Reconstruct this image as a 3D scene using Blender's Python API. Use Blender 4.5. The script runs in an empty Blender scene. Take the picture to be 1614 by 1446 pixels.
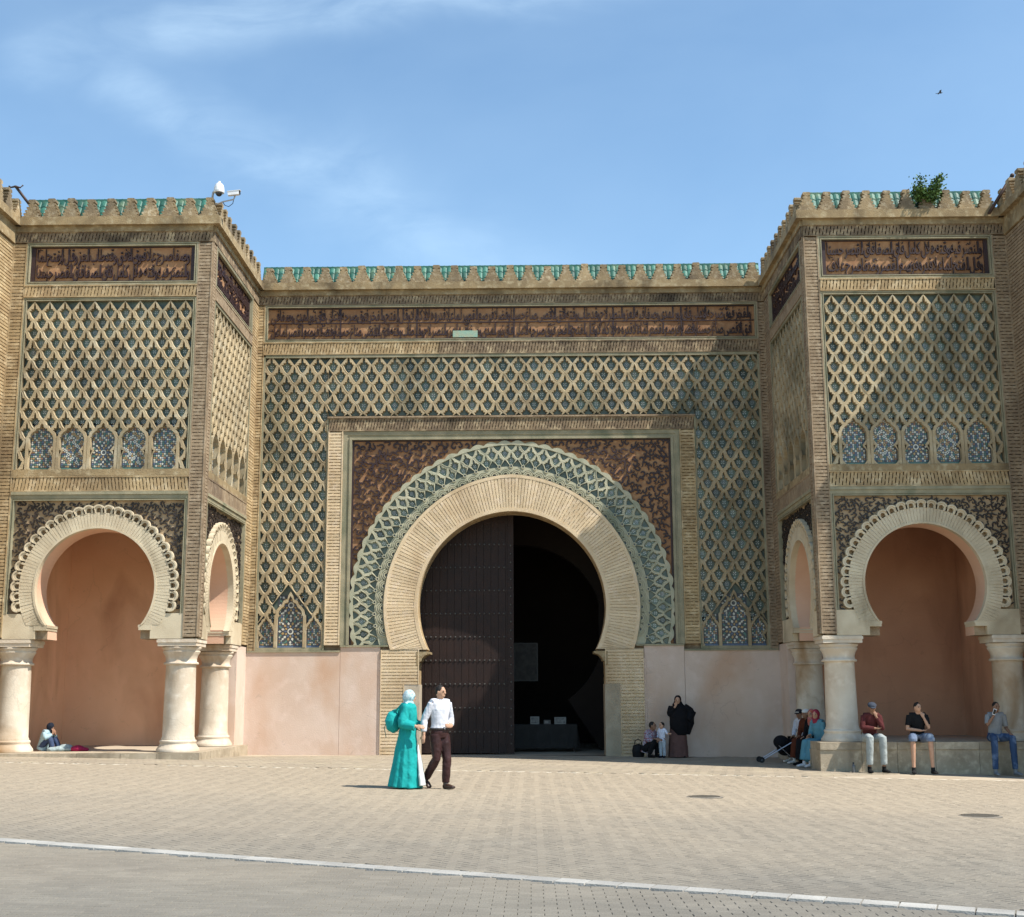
import bpy, bmesh, math, random
from math import sin, cos, pi, radians, sqrt, atan2
from mathutils import Vector, Matrix
random.seed(7)
scene = bpy.context.scene
COL = scene.collection

# ------------------------------------------------------------------ camera
CAM = dict(f=2023.28, pitch=.1823, yaw=-.0137, roll=-.0043, x=.5112, y=-35.558, z=1.62)
def make_camera():
    p, w, r = CAM['pitch'], CAM['yaw'], CAM['roll']
    fwd = Vector((sin(w)*cos(p), cos(w)*cos(p), sin(p)))
    right = Vector((cos(w), -sin(w), 0))
    up = right.cross(fwd)
    r2 = right*cos(r) + up*sin(r)
    u2 = up*cos(r) - right*sin(r)
    cd = bpy.data.cameras.new('camera')
    cd.sensor_fit = 'HORIZONTAL'; cd.sensor_width = 36
    cd.lens = CAM['f']/1614*36
    cd.clip_start = .1; cd.clip_end = 3000
    co = bpy.data.objects.new('camera', cd); COL.objects.link(co)
    M = Matrix(((r2.x, u2.x, -fwd.x, CAM['x']), (r2.y, u2.y, -fwd.y, CAM['y']), (r2.z, u2.z, -fwd.z, CAM['z']), (0, 0, 0, 1)))
    co.matrix_world = M
    scene.camera = co
make_camera()

# ------------------------------------------------------------------ light
SUN_TO = Vector((1.0, -.46, 1.48)).normalized()          # direction towards the sun
SUN_STRENGTH, SKY_STRENGTH, EXPOSURE = 5.0, .15, .62
def make_light():
    sd = bpy.data.lights.new('sun', 'SUN'); sd.energy = SUN_STRENGTH; sd.angle = radians(.53); sd.color = (1, .95, .87)
    so = bpy.data.objects.new('sun', sd); COL.objects.link(so)
    so.rotation_euler = (-SUN_TO).to_track_quat('-Z', 'Y').to_euler(); so.location = (30, -20, 40)
    w = bpy.data.worlds.new('World'); scene.world = w; w.use_nodes = True
    nt = w.node_tree; nt.nodes.clear(); L = nt.links.new
    N = nt.nodes.new
    out = N('ShaderNodeOutputWorld'); bg = N('ShaderNodeBackground'); bg.inputs['Strength'].default_value = SKY_STRENGTH
    sky = N('ShaderNodeTexSky'); sky.sky_type = 'NISHITA'; sky.sun_disc = False
    sky.sun_elevation = math.asin(SUN_TO.z); sky.sun_rotation = atan2(SUN_TO.x, SUN_TO.y)
    sky.air_density = 1.0; sky.dust_density = .15; sky.ozone_density = 1.3; sky.altitude = 500
    # thin cirrus: distance to two long arcs on the sky, broken up by stretched noise
    tc = N('ShaderNodeTexCoord'); sep = N('ShaderNodeSeparateXYZ'); L(tc.outputs['Generated'], sep.inputs[0])
    def math_(op, a, b=None, c=None):
        n = N('ShaderNodeMath'); n.operation = op
        for i, v in enumerate((a, b, c)):
            if v is None: continue
            if isinstance(v, (int, float)): n.inputs[i].default_value = v
            else: L(v, n.inputs[i])
        return n.outputs[0]
    ysafe = math_('MAXIMUM', sep.outputs['Y'], .05)
    u = math_('DIVIDE', sep.outputs['X'], ysafe); v = math_('DIVIDE', sep.outputs['Z'], ysafe)
    def noise(scale, det, dist, sx, sy, rough=.55, rot=0):
        cx = N('ShaderNodeCombineXYZ'); L(u, cx.inputs[0]); L(v, cx.inputs[1])
        mp = N('ShaderNodeMapping'); L(cx.outputs[0], mp.inputs[0]); mp.inputs['Scale'].default_value = (sx, sy, 1); mp.inputs['Rotation'].default_value = (0, 0, rot)
        n = N('ShaderNodeTexNoise'); n.inputs['Scale'].default_value = scale; n.inputs['Detail'].default_value = det
        n.inputs['Roughness'].default_value = rough; n.inputs['Distortion'].default_value = dist; L(mp.outputs[0], n.inputs['Vector'])
        return n.outputs['Fac']
    warp = math_('MULTIPLY', math_('SUBTRACT', noise(5, 4, .4, 1, 1), .5), .09)
    vw = math_('ADD', v, warp); uw = math_('ADD', u, warp)
    def seg(ax, ay, bx, by, wid, amp):
        dx, dy = bx-ax, by-ay; l2 = dx*dx+dy*dy
        t = math_('ADD', math_('MULTIPLY', math_('SUBTRACT', uw, ax), dx/l2), math_('MULTIPLY', math_('SUBTRACT', vw, ay), dy/l2))
        cl = N('ShaderNodeClamp'); L(t, cl.inputs[0]); t = cl.outputs[0]
        ex = math_('SUBTRACT', uw, math_('ADD', math_('MULTIPLY', t, dx), ax)); ey = math_('SUBTRACT', vw, math_('ADD', math_('MULTIPLY', t, dy), ay))
        d = math_('SQRT', math_('ADD', math_('MULTIPLY', ex, ex), math_('MULTIPLY', ey, ey)))
        mr = N('ShaderNodeMapRange'); mr.interpolation_type = 'SMOOTHERSTEP'; L(d, mr.inputs[0]); mr.inputs[1].default_value = 0; mr.inputs[2].default_value = wid
        mr.inputs[3].default_value = amp; mr.inputs[4].default_value = 0
        return mr.outputs[0]
    segs = [(-.42, .53, -.30, .565, .05, .5), (-.30, .565, .04, .60, .045, .75), (-.34, .55, -.345, .505, .04, .4), (-.345, .505, -.27, .47, .045, .6),
            (-.27, .47, -.16, .42, .06, .65), (-.16, .42, -.05, .345, .075, .55), (.0, .59, .12, .62, .05, .5), (-.05, .345, .02, .30, .09, .35)]
    acc = None
    for s in segs:
        q = seg(*s); acc = q if acc is None else math_('MAXIMUM', acc, q)
    fib = noise(9, 6, .5, 1, 2.6, .6, radians(-25)); fib2 = noise(3, 5, .3, 1, 1.5)
    mr = N('ShaderNodeMapRange'); L(fib, mr.inputs[0]); mr.inputs[1].default_value = .25; mr.inputs[2].default_value = .75
    cir = math_('MULTIPLY', acc, mr.outputs[0])
    mr2 = N('ShaderNodeMapRange'); L(fib2, mr2.inputs[0]); mr2.inputs[1].default_value = .35; mr2.inputs[2].default_value = .8; mr2.inputs[4].default_value = .05
    fac = math_('MINIMUM', math_('ADD', math_('MULTIPLY', cir, .20), mr2.outputs[0]), .8)
    mix = N('ShaderNodeMix'); mix.data_type = 'RGBA'; L(fac, mix.inputs[0]); L(sky.outputs[0], mix.inputs[6]); mix.inputs[7].default_value = (7.6, 8.4, 9.4, 1)
    tn = N('ShaderNodeMix'); tn.data_type = 'RGBA'; tn.blend_type = 'MULTIPLY'; tn.inputs[0].default_value = 1; L(mix.outputs[2], tn.inputs[6]); tn.inputs[7].default_value = (.92, 1.02, .98, 1)
    L(tn.outputs[2], bg.inputs['Color']); L(bg.outputs[0], out.inputs[0])
make_light()
vs = scene.view_settings
vs.view_transform = 'Standard'; vs.look = 'None'; vs.exposure = EXPOSURE; vs.gamma = 1; vs.use_curve_mapping = False
scene.render.engine = 'CYCLES'
scene.cycles.max_bounces = 6; scene.cycles.diffuse_bounces = 4

# ------------------------------------------------------------------ helpers
def lin(r, g, b):
    f = lambda c: (c/255/12.92 if c/255 <= .04045 else ((c/255+.055)/1.055)**2.4)
    return (f(r), f(g), f(b))

class MB:
    """collects faces; build() links them as one mesh object"""
    def __init__(s): s.v = []; s.f = []; s.m = []; s.t = []
    def poly(s, pts, m=0, t=0.):
        i = len(s.v); s.v.extend(tuple(p) for p in pts); s.f.append(tuple(range(i, i+len(pts)))); s.m.append(m); s.t.append(t)
    def hexa(s, a, b, m=0, caps=(1, 1), t=0.):
        """a, b: two matching loops of points; sides plus caps (a is capped reversed)"""
        n = len(a); i = len(s.v); s.v.extend(tuple(p) for p in a); s.v.extend(tuple(p) for p in b)
        for k in range(n):
            j = (k+1) % n; s.f.append((i+k, i+j, i+n+j, i+n+k)); s.m.append(m); s.t.append(t)
        if caps[0]: s.f.append(tuple(i+n-1-k for k in range(n))); s.m.append(m); s.t.append(t)
        if caps[1]: s.f.append(tuple(i+n+k for k in range(n))); s.m.append(m); s.t.append(t)
    def box(s, x0, x1, y0, y1, z0, z1, m=0, t=0.):
        s.hexa([(x0, y0, z0), (x1, y0, z0), (x1, y1, z0), (x0, y1, z0)], [(x0, y0, z1), (x1, y0, z1), (x1, y1, z1), (x0, y1, z1)], m, t=t)
    def mesh(s, name):
        me = bpy.data.meshes.new(name); me.from_pydata(s.v, [], s.f)
        if any(s.m): me.polygons.foreach_set('material_index', s.m)
        if any(s.t):
            a = me.attributes.new('tint', 'FLOAT', 'FACE'); a.data.foreach_set('value', s.t)
        me.update()
        return me
    def build(s, name, mats, parent=None, smooth=False, **kw):
        return link(name, s.mesh(name), mats, parent, smooth=smooth, **kw)

def link(name, me, mats, parent=None, loc=None, smooth=False, kind=None, label=None, cat=None, group=None):
    if not isinstance(mats, (list, tuple)): mats = [mats]
    if len(me.materials) == 0:
        for m in mats: me.materials.append(m)
    if smooth: me.polygons.foreach_set('use_smooth', [True]*len(me.polygons))
    o = bpy.data.objects.new(name, me); COL.objects.link(o)
    if parent is not None:
        o.parent = parent; o.matrix_parent_inverse = ROOTINV[parent.name]
    ROOTINV[o.name] = Matrix.Translation(-Vector(loc or (0, 0, 0)))
    if loc is not None: o.location = loc
    if kind: o['kind'] = kind
    if label: o['label'] = label
    if cat: o['category'] = cat
    if group: o['group'] = group
    return o
ROOTINV = {}
def thing(name, label, cat, loc=(0, 0, 0), group=None):
    o = bpy.data.objects.new(name, None); COL.objects.link(o); o.location = loc; o.empty_display_size = .3
    o['label'] = label; o['category'] = cat
    if group: o['group'] = group
    ROOTINV[o.name] = Matrix.Translation(-Vector(loc))
    return o

class Frame:
    """a wall face: u to the right, v up, n outwards"""
    def __init__(s, o, u): s.o = Vector(o); s.u = Vector(u); s.v = Vector((0, 0, 1)); s.n = s.u.cross(s.v)
    def __call__(s, a, b, c=0): return s.o + s.u*a + s.v*b + s.n*c
    def box(s, mb, u0, u1, v0, v1, n0, n1, m=0, back=False, t=0.):
        a = [s(u0, v0, n0), s(u1, v0, n0), s(u1, v1, n0), s(u0, v1, n0)]; b = [s(u0, v0, n1), s(u1, v0, n1), s(u1, v1, n1), s(u0, v1, n1)]
        mb.hexa(a, b, m, (1 if back else 0, 1), t)
def polar(F, uc, vc):
    return lambda th, r, n: F(uc+r*cos(th), vc+r*sin(th), n)

# ------------------------------------------------------------------ materials
MATS = {}
def mat(name, c1, c2=None, scale=2.5, rough=.9, bump=0., bscale=45, stain=None, spec=.25, rnd=0., metallic=0., c3=None, tint=0., contrast=(.35, .65), coat=0., dust=None, crack=0.):
    if name in MATS: return MATS[name]
    m = bpy.data.materials.new(name); m.use_nodes = True; nt = m.node_tree; N = nt.nodes.new; L = nt.links.new
    b = nt.nodes['Principled BSDF']; b.inputs['Roughness'].default_value = rough; b.inputs['Metallic'].default_value = metallic
    b.inputs['Specular IOR Level'].default_value = spec
    if coat: b.inputs['Coat Weight'].default_value = coat
    geo = N('ShaderNodeNewGeometry'); pos = geo.outputs['Position']
    def noise(sc, det=4, stretch=None, dist=0):
        n = N('ShaderNodeTexNoise'); n.inputs['Scale'].default_value = sc; n.inputs['Detail'].default_value = det; n.inputs['Distortion'].default_value = dist
        if stretch:
            mp = N('ShaderNodeMapping'); mp.inputs['Scale'].default_value = stretch; L(pos, mp.inputs[0]); L(mp.outputs[0], n.inputs['Vector'])
        else: L(pos, n.inputs['Vector'])
        return n.outputs['Fac']
    def ramp(x, a, bb, lo=0., hi=1.):
        mr = N('ShaderNodeMapRange'); L(x, mr.inputs[0]); mr.inputs[1].default_value = a; mr.inputs[2].default_value = bb; mr.inputs[3].default_value = lo; mr.inputs[4].default_value = hi
        return mr.outputs[0]
    def mixc(fac, a, bb, typ='MIX'):
        x = N('ShaderNodeMix'); x.data_type = 'RGBA'; x.blend_type = typ
        for sock, v in ((x.inputs[0], fac), (x.inputs[6], a), (x.inputs[7], bb)):
            if hasattr(v, 'node'): L(v, sock)
            elif isinstance(v, tuple): sock.default_value = (*v, 1)
            else: sock.default_value = v
        return x.outputs[2]
    col = c1
    if c2 is not None: col = mixc(ramp(noise(scale, 5, dist=.3), *contrast), c1, c2)
    if c3 is not None: col = mixc(ramp(noise(scale*3.7, 4), .5, .72), col, c3)
    if stain:
        sc, amt, ssc, st = stain
        k = ramp(noise(ssc, 6, st, .6), .52, .72, 0, amt)
        col = mixc(k, col, sc)
    if crack:
        wv = N('ShaderNodeTexNoise'); wv.inputs['Scale'].default_value = 2.2; wv.inputs['Detail'].default_value = 5; L(pos, wv.inputs['Vector'])
        vm = N('ShaderNodeVectorMath'); vm.operation = 'MULTIPLY_ADD'; L(wv.outputs['Color'], vm.inputs[0]); vm.inputs[1].default_value = (.7, .7, .7); L(pos, vm.inputs[2])
        vo = N('ShaderNodeTexVoronoi'); vo.feature = 'DISTANCE_TO_EDGE'; vo.inputs['Scale'].default_value = .55; L(vm.outputs[0], vo.inputs['Vector'])
        kk = N('ShaderNodeMath'); kk.operation = 'MULTIPLY'; L(ramp(vo.outputs['Distance'], .002, .009, crack, 0), kk.inputs[0]); L(ramp(noise(.8, 3), .46, .56), kk.inputs[1])
        col = mixc(kk.outputs[0], col, tuple(c*.45 for c in c1))
        spk = ramp(noise(7, 6, dist=1.2), .66, .72, 0, .35); col = mixc(spk, col, tuple(c*.62 for c in c1))
    if dust:
        dc, y0, y1 = dust
        sp = N('ShaderNodeSeparateXYZ'); L(pos, sp.inputs[0])
        wob = N('ShaderNodeMath'); wob.operation = 'MULTIPLY_ADD'; L(noise(.35, 5, dist=.5), wob.inputs[0]); wob.inputs[1].default_value = 7; L(sp.outputs['Y'], wob.inputs[2])
        col = mixc(ramp(wob.outputs[0], y0+3.5, y1+3.5), col, dc)
    if rnd or tint:
        if rnd:
            oi = N('ShaderNodeObjectInfo'); v = ramp(oi.outputs['Random'], 0, 1, 1-rnd, 1+rnd)
        if tint:
            at = N('ShaderNodeAttribute'); at.attribute_name = 'tint'; v2 = ramp(at.outputs['Fac'], -1, 1, 1-tint, 1+tint)
            if rnd:
                mm = N('ShaderNodeMath'); mm.operation = 'MULTIPLY'; L(v, mm.inputs[0]); L(v2, mm.inputs[1]); v = mm.outputs[0]
            else: v = v2
        hsv = N('ShaderNodeHueSaturation')
        if hasattr(col, 'node'): L(col, hsv.inputs['Color'])
        else: hsv.inputs['Color'].default_value = (*col, 1)
        L(v, hsv.inputs['Value']); col = hsv.outputs[0]
    if hasattr(col, 'node'): L(col, b.inputs['Base Color'])
    else: b.inputs['Base Color'].default_value = (*col, 1)
    if bump:
        bn = N('ShaderNodeBump'); bn.inputs['Strength'].default_value = bump; bn.inputs['Distance'].default_value = .02
        L(noise(bscale, 6), bn.inputs['Height']); L(bn.outputs[0], b.inputs['Normal'])
    MATS[name] = m
    return m
BLACKM = lin(48, 42, 36)
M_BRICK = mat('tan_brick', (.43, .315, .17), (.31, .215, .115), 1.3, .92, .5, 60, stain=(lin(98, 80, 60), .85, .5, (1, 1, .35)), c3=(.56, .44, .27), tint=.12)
M_BRICKL = mat('clean_brick', (.66, .52, .34), (.58, .44, .275), 1.3, .92, .5, 60, stain=(lin(150, 120, 84), .6, .6, (1, 1, .5)), c3=(.68, .54, .38), tint=.10)
M_BRICKDARK = mat('weathered_brick', (.27, .195, .118), (.17, .122, .08), 1.6, .95, .5, 60, stain=(BLACKM, .8, .9, (1, 1, .5)), c3=(.44, .34, .21))
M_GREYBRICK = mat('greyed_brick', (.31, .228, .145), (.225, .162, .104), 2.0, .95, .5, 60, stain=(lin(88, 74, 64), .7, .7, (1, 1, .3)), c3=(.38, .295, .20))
M_STONE = mat('cornice_plaster', (.33, .24, .128), (.23, .168, .092), 1.8, .9, .6, 40, stain=(lin(70, 60, 46), .9, .9, (1, 1, .6)), c3=(.42, .34, .21))
M_MERLON = mat('merlon_plaster', (.32, .235, .13), (.225, .165, .098), 2.5, .92, .7, 30, stain=(lin(84, 74, 62), .9, .7, (1, 1, .8)), c3=(.44, .36, .24), rnd=.18)
M_RIB = mat('lattice_plaster', (.43, .335, .20), (.265, .205, .125), .9, .88, .5, 60, stain=(lin(80, 78, 60), .92, .5, (1, 1, .6)), c3=(.45, .385, .265))
M_FRAME = mat('greenish_frame_plaster', (.33, .29, .19), (.24, .22, .145), 3, .85, .4, 50, stain=(lin(92, 100, 80), .7, 1.6, (1, 1, .4)))
M_TEAL = mat('teal_glaze', (.065, .095, .08), (.12, .145, .11), 5, .35, .2, 60, stain=(lin(60, 62, 52), .6, 2, (1, 1, .6)), spec=.4)
M_TILE = mat('tile_teal', (.08, .125, .10), (.165, .185, .14), 3, .4, 0, 60, spec=.35, rnd=.5)
M_TILEW = mat('tile_pale', (.50, .52, .46), (.36, .42, .40), 5, .4, 0, 60, spec=.4, rnd=.2)
M_TILEB = mat('tile_dark', (.035, .04, .05), (.05, .075, .09), 5, .35, 0, 60, spec=.4, rnd=.2)
M_CREAM = mat('cream_plaster', (.60, .51, .36), (.50, .41, .28), 2, .85, .4, 60, stain=(lin(118, 104, 80), .85, .7, (1, 1, .6)))
M_CREAMGREEN = mat('cream_green_plaster', (.44, .41, .29), (.35, .345, .245), 3, .8, .3, 60, stain=(lin(96, 110, 92), .7, 1.5, (1, 1, .6)))
M_ORANGE = mat('terracotta_ground', (.36, .195, .098), (.29, .15, .075), 2.2, .85, .3, 50, stain=(lin(110, 74, 52), .6, .8, (1, 1, .6)), c3=(.40, .235, .125))
M_BUFF = mat('buff_ground', (.42, .30, .18), (.34, .235, .14), 2.2, .85, .3, 50, stain=(lin(60, 44, 36), .6, .9, (1, 1, .6)))
M_GLYPH = mat('dark_glaze', (.042, .021, .017), (.03, .016, .02), 4, .5, .2, 50, spec=.35, stain=(lin(70, 50, 42), .4, 2.2, (1, 1, .6)))
M_GLYPH2 = mat('black_glaze', (.026, .02, .018), (.04, .028, .022), 4, .5, .2, 50, spec=.35)
M_PINK = mat('pink_plaster', (.60, .475, .39), (.55, .42, .335), .9, .92, .25, 30, stain=(lin(186, 152, 126), .85, .55, (1, 1, .4)), c3=(.62, .49, .41), crack=.22)
M_SALMON_SHADE = mat('shaded_salmon_plaster', (.58, .305, .185), (.52, .265, .16), .8, .92, .25, 25, stain=(lin(150, 104, 80), .6, .7, (1, 1, .4)), crack=.2)  # darker copy for the right recess, its shade put into the colour
M_SALMON_SUN = mat('sunlit_salmon_plaster', (.80, .46, .28), (.73, .40, .235), .8, .92, .25, 25, stain=(lin(170, 116, 84), .6, .7, (1, 1, .4)), crack=.2)  # lighter copy for the left recess, its extra sunlight put into the colour
M_COLUMN = mat('column_limewash', (.60, .52, .41), (.52, .42, .31), 1.2, .8, .35, 30, stain=(lin(140, 106, 66), .95, .9, (1, 1, .6)), c3=(.66, .58, .47), crack=.25)
M_GREEN = mat('green_roof_tile', (.022, .095, .072), (.045, .15, .108), 5, .5, .3, 40, spec=.3, stain=(lin(120, 130, 96), .5, 2.5, (1, 1, 1)), tint=.35)
M_WOOD = mat('dark_cedar', (.022, .0088, .0055), (.015, .0065, .0045), 3, .6, .4, 30, spec=.3)
M_IRON = mat('iron', (.10, .095, .09), None, rough=.4, metallic=.7, spec=.5)
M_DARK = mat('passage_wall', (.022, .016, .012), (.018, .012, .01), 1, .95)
# ------------------------------------------------------------------ ornament builders
def hbrick(mb, fmap, s0, s1, t0, t1, pitch, slot=.024, seg=.22, bridge=.07, slant=0., n0=-.045, n1=0., m=0, mirror=False):
    """narrow bricks standing along t, side by side along s, with staggered deep slots bridged by headers"""
    L = s1-s0; k = max(1, round(L/pitch)); p = L/k; sm = (s0+s1)/2; h = t1-t0
    def sx(s, t):
        sl = slant*(1 if (not mirror or s < sm) else -1)
        x = s+sl*(t-(t0+t1)/2)
        return min(max(x, s0), s1)
    for i in range(k):
        a = s0+i*p; b = a+p-slot; j = random.uniform(-.004, .004); jn = random.uniform(-.004, .004)
        q = [(sx(a, t0), t0), (sx(b, t0), t0), (sx(b, t1), t1), (sx(a, t1), t1)]
        mb.hexa([fmap(x, y, n0) for x, y in q], [fmap(x+j*0, y, n1+jn) for x, y in q], m, (0, 1), random.uniform(-1, 1))
        if i == k-1: continue
        t = t0 - (seg*.5 if i % 2 else 0)*(.9+.2*random.random())
        while t < t1:
            c0, c1 = max(t, t0), min(t+bridge, t1)
            if c1-c0 > .01:
                q = [(sx(b, c0), c0), (sx(b+slot, c0), c0), (sx(b+slot, c1), c1), (sx(b, c1), c1)]
                mb.hexa([fmap(x, y, n0) for x, y in q], [fmap(x, y, n1-.009) for x, y in q], m, (0, 1), random.uniform(-1, 1))
            t += seg+bridge*.3
def hmap(F): return lambda s, t, n: F(s, t, n)       # strips stand upright
def vmap(F): return lambda s, t, n: F(t, s, n)       # strips lie level (s runs up)
# note: vmap swaps the axes, so its faces are built flipped
class Flip:
    def __init__(s, mb): s.mb = mb
    def hexa(s, a, b, m=0, caps=(1, 1), t=0.): s.mb.hexa(a[::-1], b[::-1], m, caps, t)
    def poly(s, p, m=0, t=0.): s.mb.poly(p[::-1], m, t)

def brick_band(name, F, u0, u1, v0, v1, parent, m, pitch=.085, slant=.18, mirror=True, n=0., depth=.05, edge=.03, seg=.17, slot=.024):
    mb = MB()
    F.box(mb, u0, u1, v0, v0+edge, n-depth, n+.012); F.box(mb, u0, u1, v1-edge, v1, n-depth, n+.012)
    hbrick(mb, hmap(F), u0, u1, v0+edge, v1-edge, pitch, slot, seg, .05, slant, n-depth, n, mirror=mirror)
    mb.poly([F(u0, v0, n-depth), F(u1, v0, n-depth), F(u1, v1, n-depth), F(u0, v1, n-depth)])
    return mb.build(name, m, parent, kind='stuff')
def brick_pier(name, F, u0, u1, v0, v1, parent, m, pitch=.085, n=0., depth=.05, edge=.025, seg=.20, slot=.024):
    mb = MB(); fl = Flip(mb)
    F.box(mb, u0, u0+edge, v0, v1, n-depth, n+.012); F.box(mb, u1-edge, u1, v0, v1, n-depth, n+.012)
    hbrick(fl, vmap(F), v0, v1, u0+edge, u1-edge, pitch, slot, seg, .05, 0, n-depth, n)
    mb.poly([F(u0, v0, n-depth), F(u1, v0, n-depth), F(u1, v1, n-depth), F(u0, v1, n-depth)])
    return mb.build(name, m, parent, kind='stuff')

def frame_mould(name, F, u0, u1, v0, v1, w, parent, m, n0=-.1, n1=.02, sides='LRTB'):
    """stepped moulding round the inside of a rectangle"""
    mb = MB()
    for k, (a, b, nn) in enumerate(((0, w*.45, n1), (w*.45, w*.72, n1-.025), (w*.72, w, n1+.006))):
        if 'L' in sides: F.box(mb, u0+a, u0+b, v0+(a if 'B' in sides else 0), v1-(a if 'T' in sides else 0), n0, nn)
        if 'R' in sides: F.box(mb, u1-b, u1-a, v0+(a if 'B' in sides else 0), v1-(a if 'T' in sides else 0), n0, nn)
        if 'T' in sides: F.box(mb, u0+(b if 'L' in sides else 0), u1-(b if 'R' in sides else 0), v1-b, v1-a, n0, nn-.002)
        if 'B' in sides: F.box(mb, u0+(b if 'L' in sides else 0), u1-(b if 'R' in sides else 0), v0+a, v0+b, n0, nn-.002)
    return mb.build(name, m, parent)

LEAF = [(0, .85), (.10, .69), (.17, .49), (.20, .235), (.45, .21), (.47, .05), (.72, .0), (.64, -.09), (.55, -.30), (.41, -.52), (.21, -.73), (0, -.87)]
LEAF = LEAF + [(-x, y) for x, y in LEAF[-2:0:-1]]
RHOMB = []
for x, y in LEAF:
    k = 1/(abs(x)+abs(y)); RHOMB.append((x*k, y*k))
def cells(mb, fmap, centres, p, h, n0, n1, clampf, m=0):
    """openwork of ogee cells: front ring between leaf opening and lozenge, chamfered inner wall"""
    NL = len(LEAF)
    for (cu, cv) in centres:
        cl = clampf(cu, cv)
        if cl is None: continue
        a0, a1, b0, b1 = cl
        def P(x, y, n, k=1.):
            u = min(max(cu+x*k*p/2, a0), a1); v = min(max(cv+y*k*h, b0), b1)
            return fmap(u, v, n)
        j = random.uniform(-.010, .008); jk = random.uniform(.93, 1.03)
        outer = [P(x, y, n1+j*.3) for x, y in RHOMB]; mid = [P(x, y, n1+.004+j, 1.035*jk) for x, y in LEAF]; inn = [P(x, y, n1-.016+j, .96*jk) for x, y in LEAF]; deep = [P(x, y, n0, .90*jk) for x, y in LEAF]
        i = len(mb.v); mb.v.extend(tuple(q) for q in outer+mid+inn+deep)
        for r in range(3):
            for k in range(NL):
                kk = (k+1) % NL
                # LEAF runs clockwise seen from the front
                mb.f.append((i+r*NL+k, i+(r+1)*NL+k, i+(r+1)*NL+kk, i+r*NL+kk)); mb.m.append(m); mb.t.append(0.)
def fix_normals(o):
    bm = bmesh.new(); bm.from_mesh(o.data); bmesh.ops.dissolve_degenerate(bm, dist=1e-5, edges=bm.edges); bm.to_mesh(o.data); bm.free()

def tile_mesh(F, p, h, kind):
    """leaf shaped glazed tile with a flower of small pieces, around its own origin"""
    mb = MB(); G = Frame((0, 0, 0), F.u)
    mb.poly([G(x*.91*p/2, y*.91*h, 0) for x, y in LEAF[::-1]], 0)
    def sq(cx, cy, r, m, n, k=4, rot=0):
        mb.poly([G((cx+r*cos(rot+2*pi*i/k))*p/2, (cy*h+r*sin(rot+2*pi*i/k)*p/2), n) for i in range(k)], m)
    cy = -.12
    if kind == 0:
        sq(0, cy, .15, 2, .005); 
        for i in range(4): sq(.19*cos(pi/4+i*pi/2), cy+.19*sin(pi/4+i*pi/2)*p/2/h, .10, 1, .006)
        sq(0, cy, .07, 1, .009)
    else:
        sq(0, cy, .34, 2, .004, 8)
        for i in range(8): sq(.22*cos(i*pi/4), cy+.22*sin(i*pi/4)*p/2/h, .07, 1, .006, 4, i*pi/4)
        sq(0, cy, .09, 1, .007)
    sq(0, .45, .07, 1, .005); sq(0, .30, .07, 2, .005); sq(0, -.52, .11, 1, .005); sq(-.30, -.05, .07, 2, .005); sq(.30, -.05, .07, 2, .005); sq(-.24, -.30, .07, 2, .005); sq(.24, -.30, .07, 2, .005)
    return mb.mesh('tile')
def lay_tiles(parent, F, spots, p, h, n, limit=300):
    meshes = [tile_mesh(F, p, h, k) for k in (0, 1)]
    for me in meshes:
        for mm in (M_TILE, M_TILEW, M_TILEB): me.materials.append(mm)
    for i, (u, v) in enumerate(spots[:limit]):
        link('tile', meshes[random.random() < .35], [], parent, loc=F(u, v, n))
    if len(spots) > limit:
        mb = MB()
        for (u, v) in spots[limit:]:
            me = meshes[0]; o = F(u, v, n)
            for pl in me.polygons: mb.poly([o+me.vertices[k].co for k in pl.vertices], pl.material_index)
        mb.build('tile_field', [M_TILE, M_TILEW, M_TILEB], parent, kind='stuff')

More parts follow.
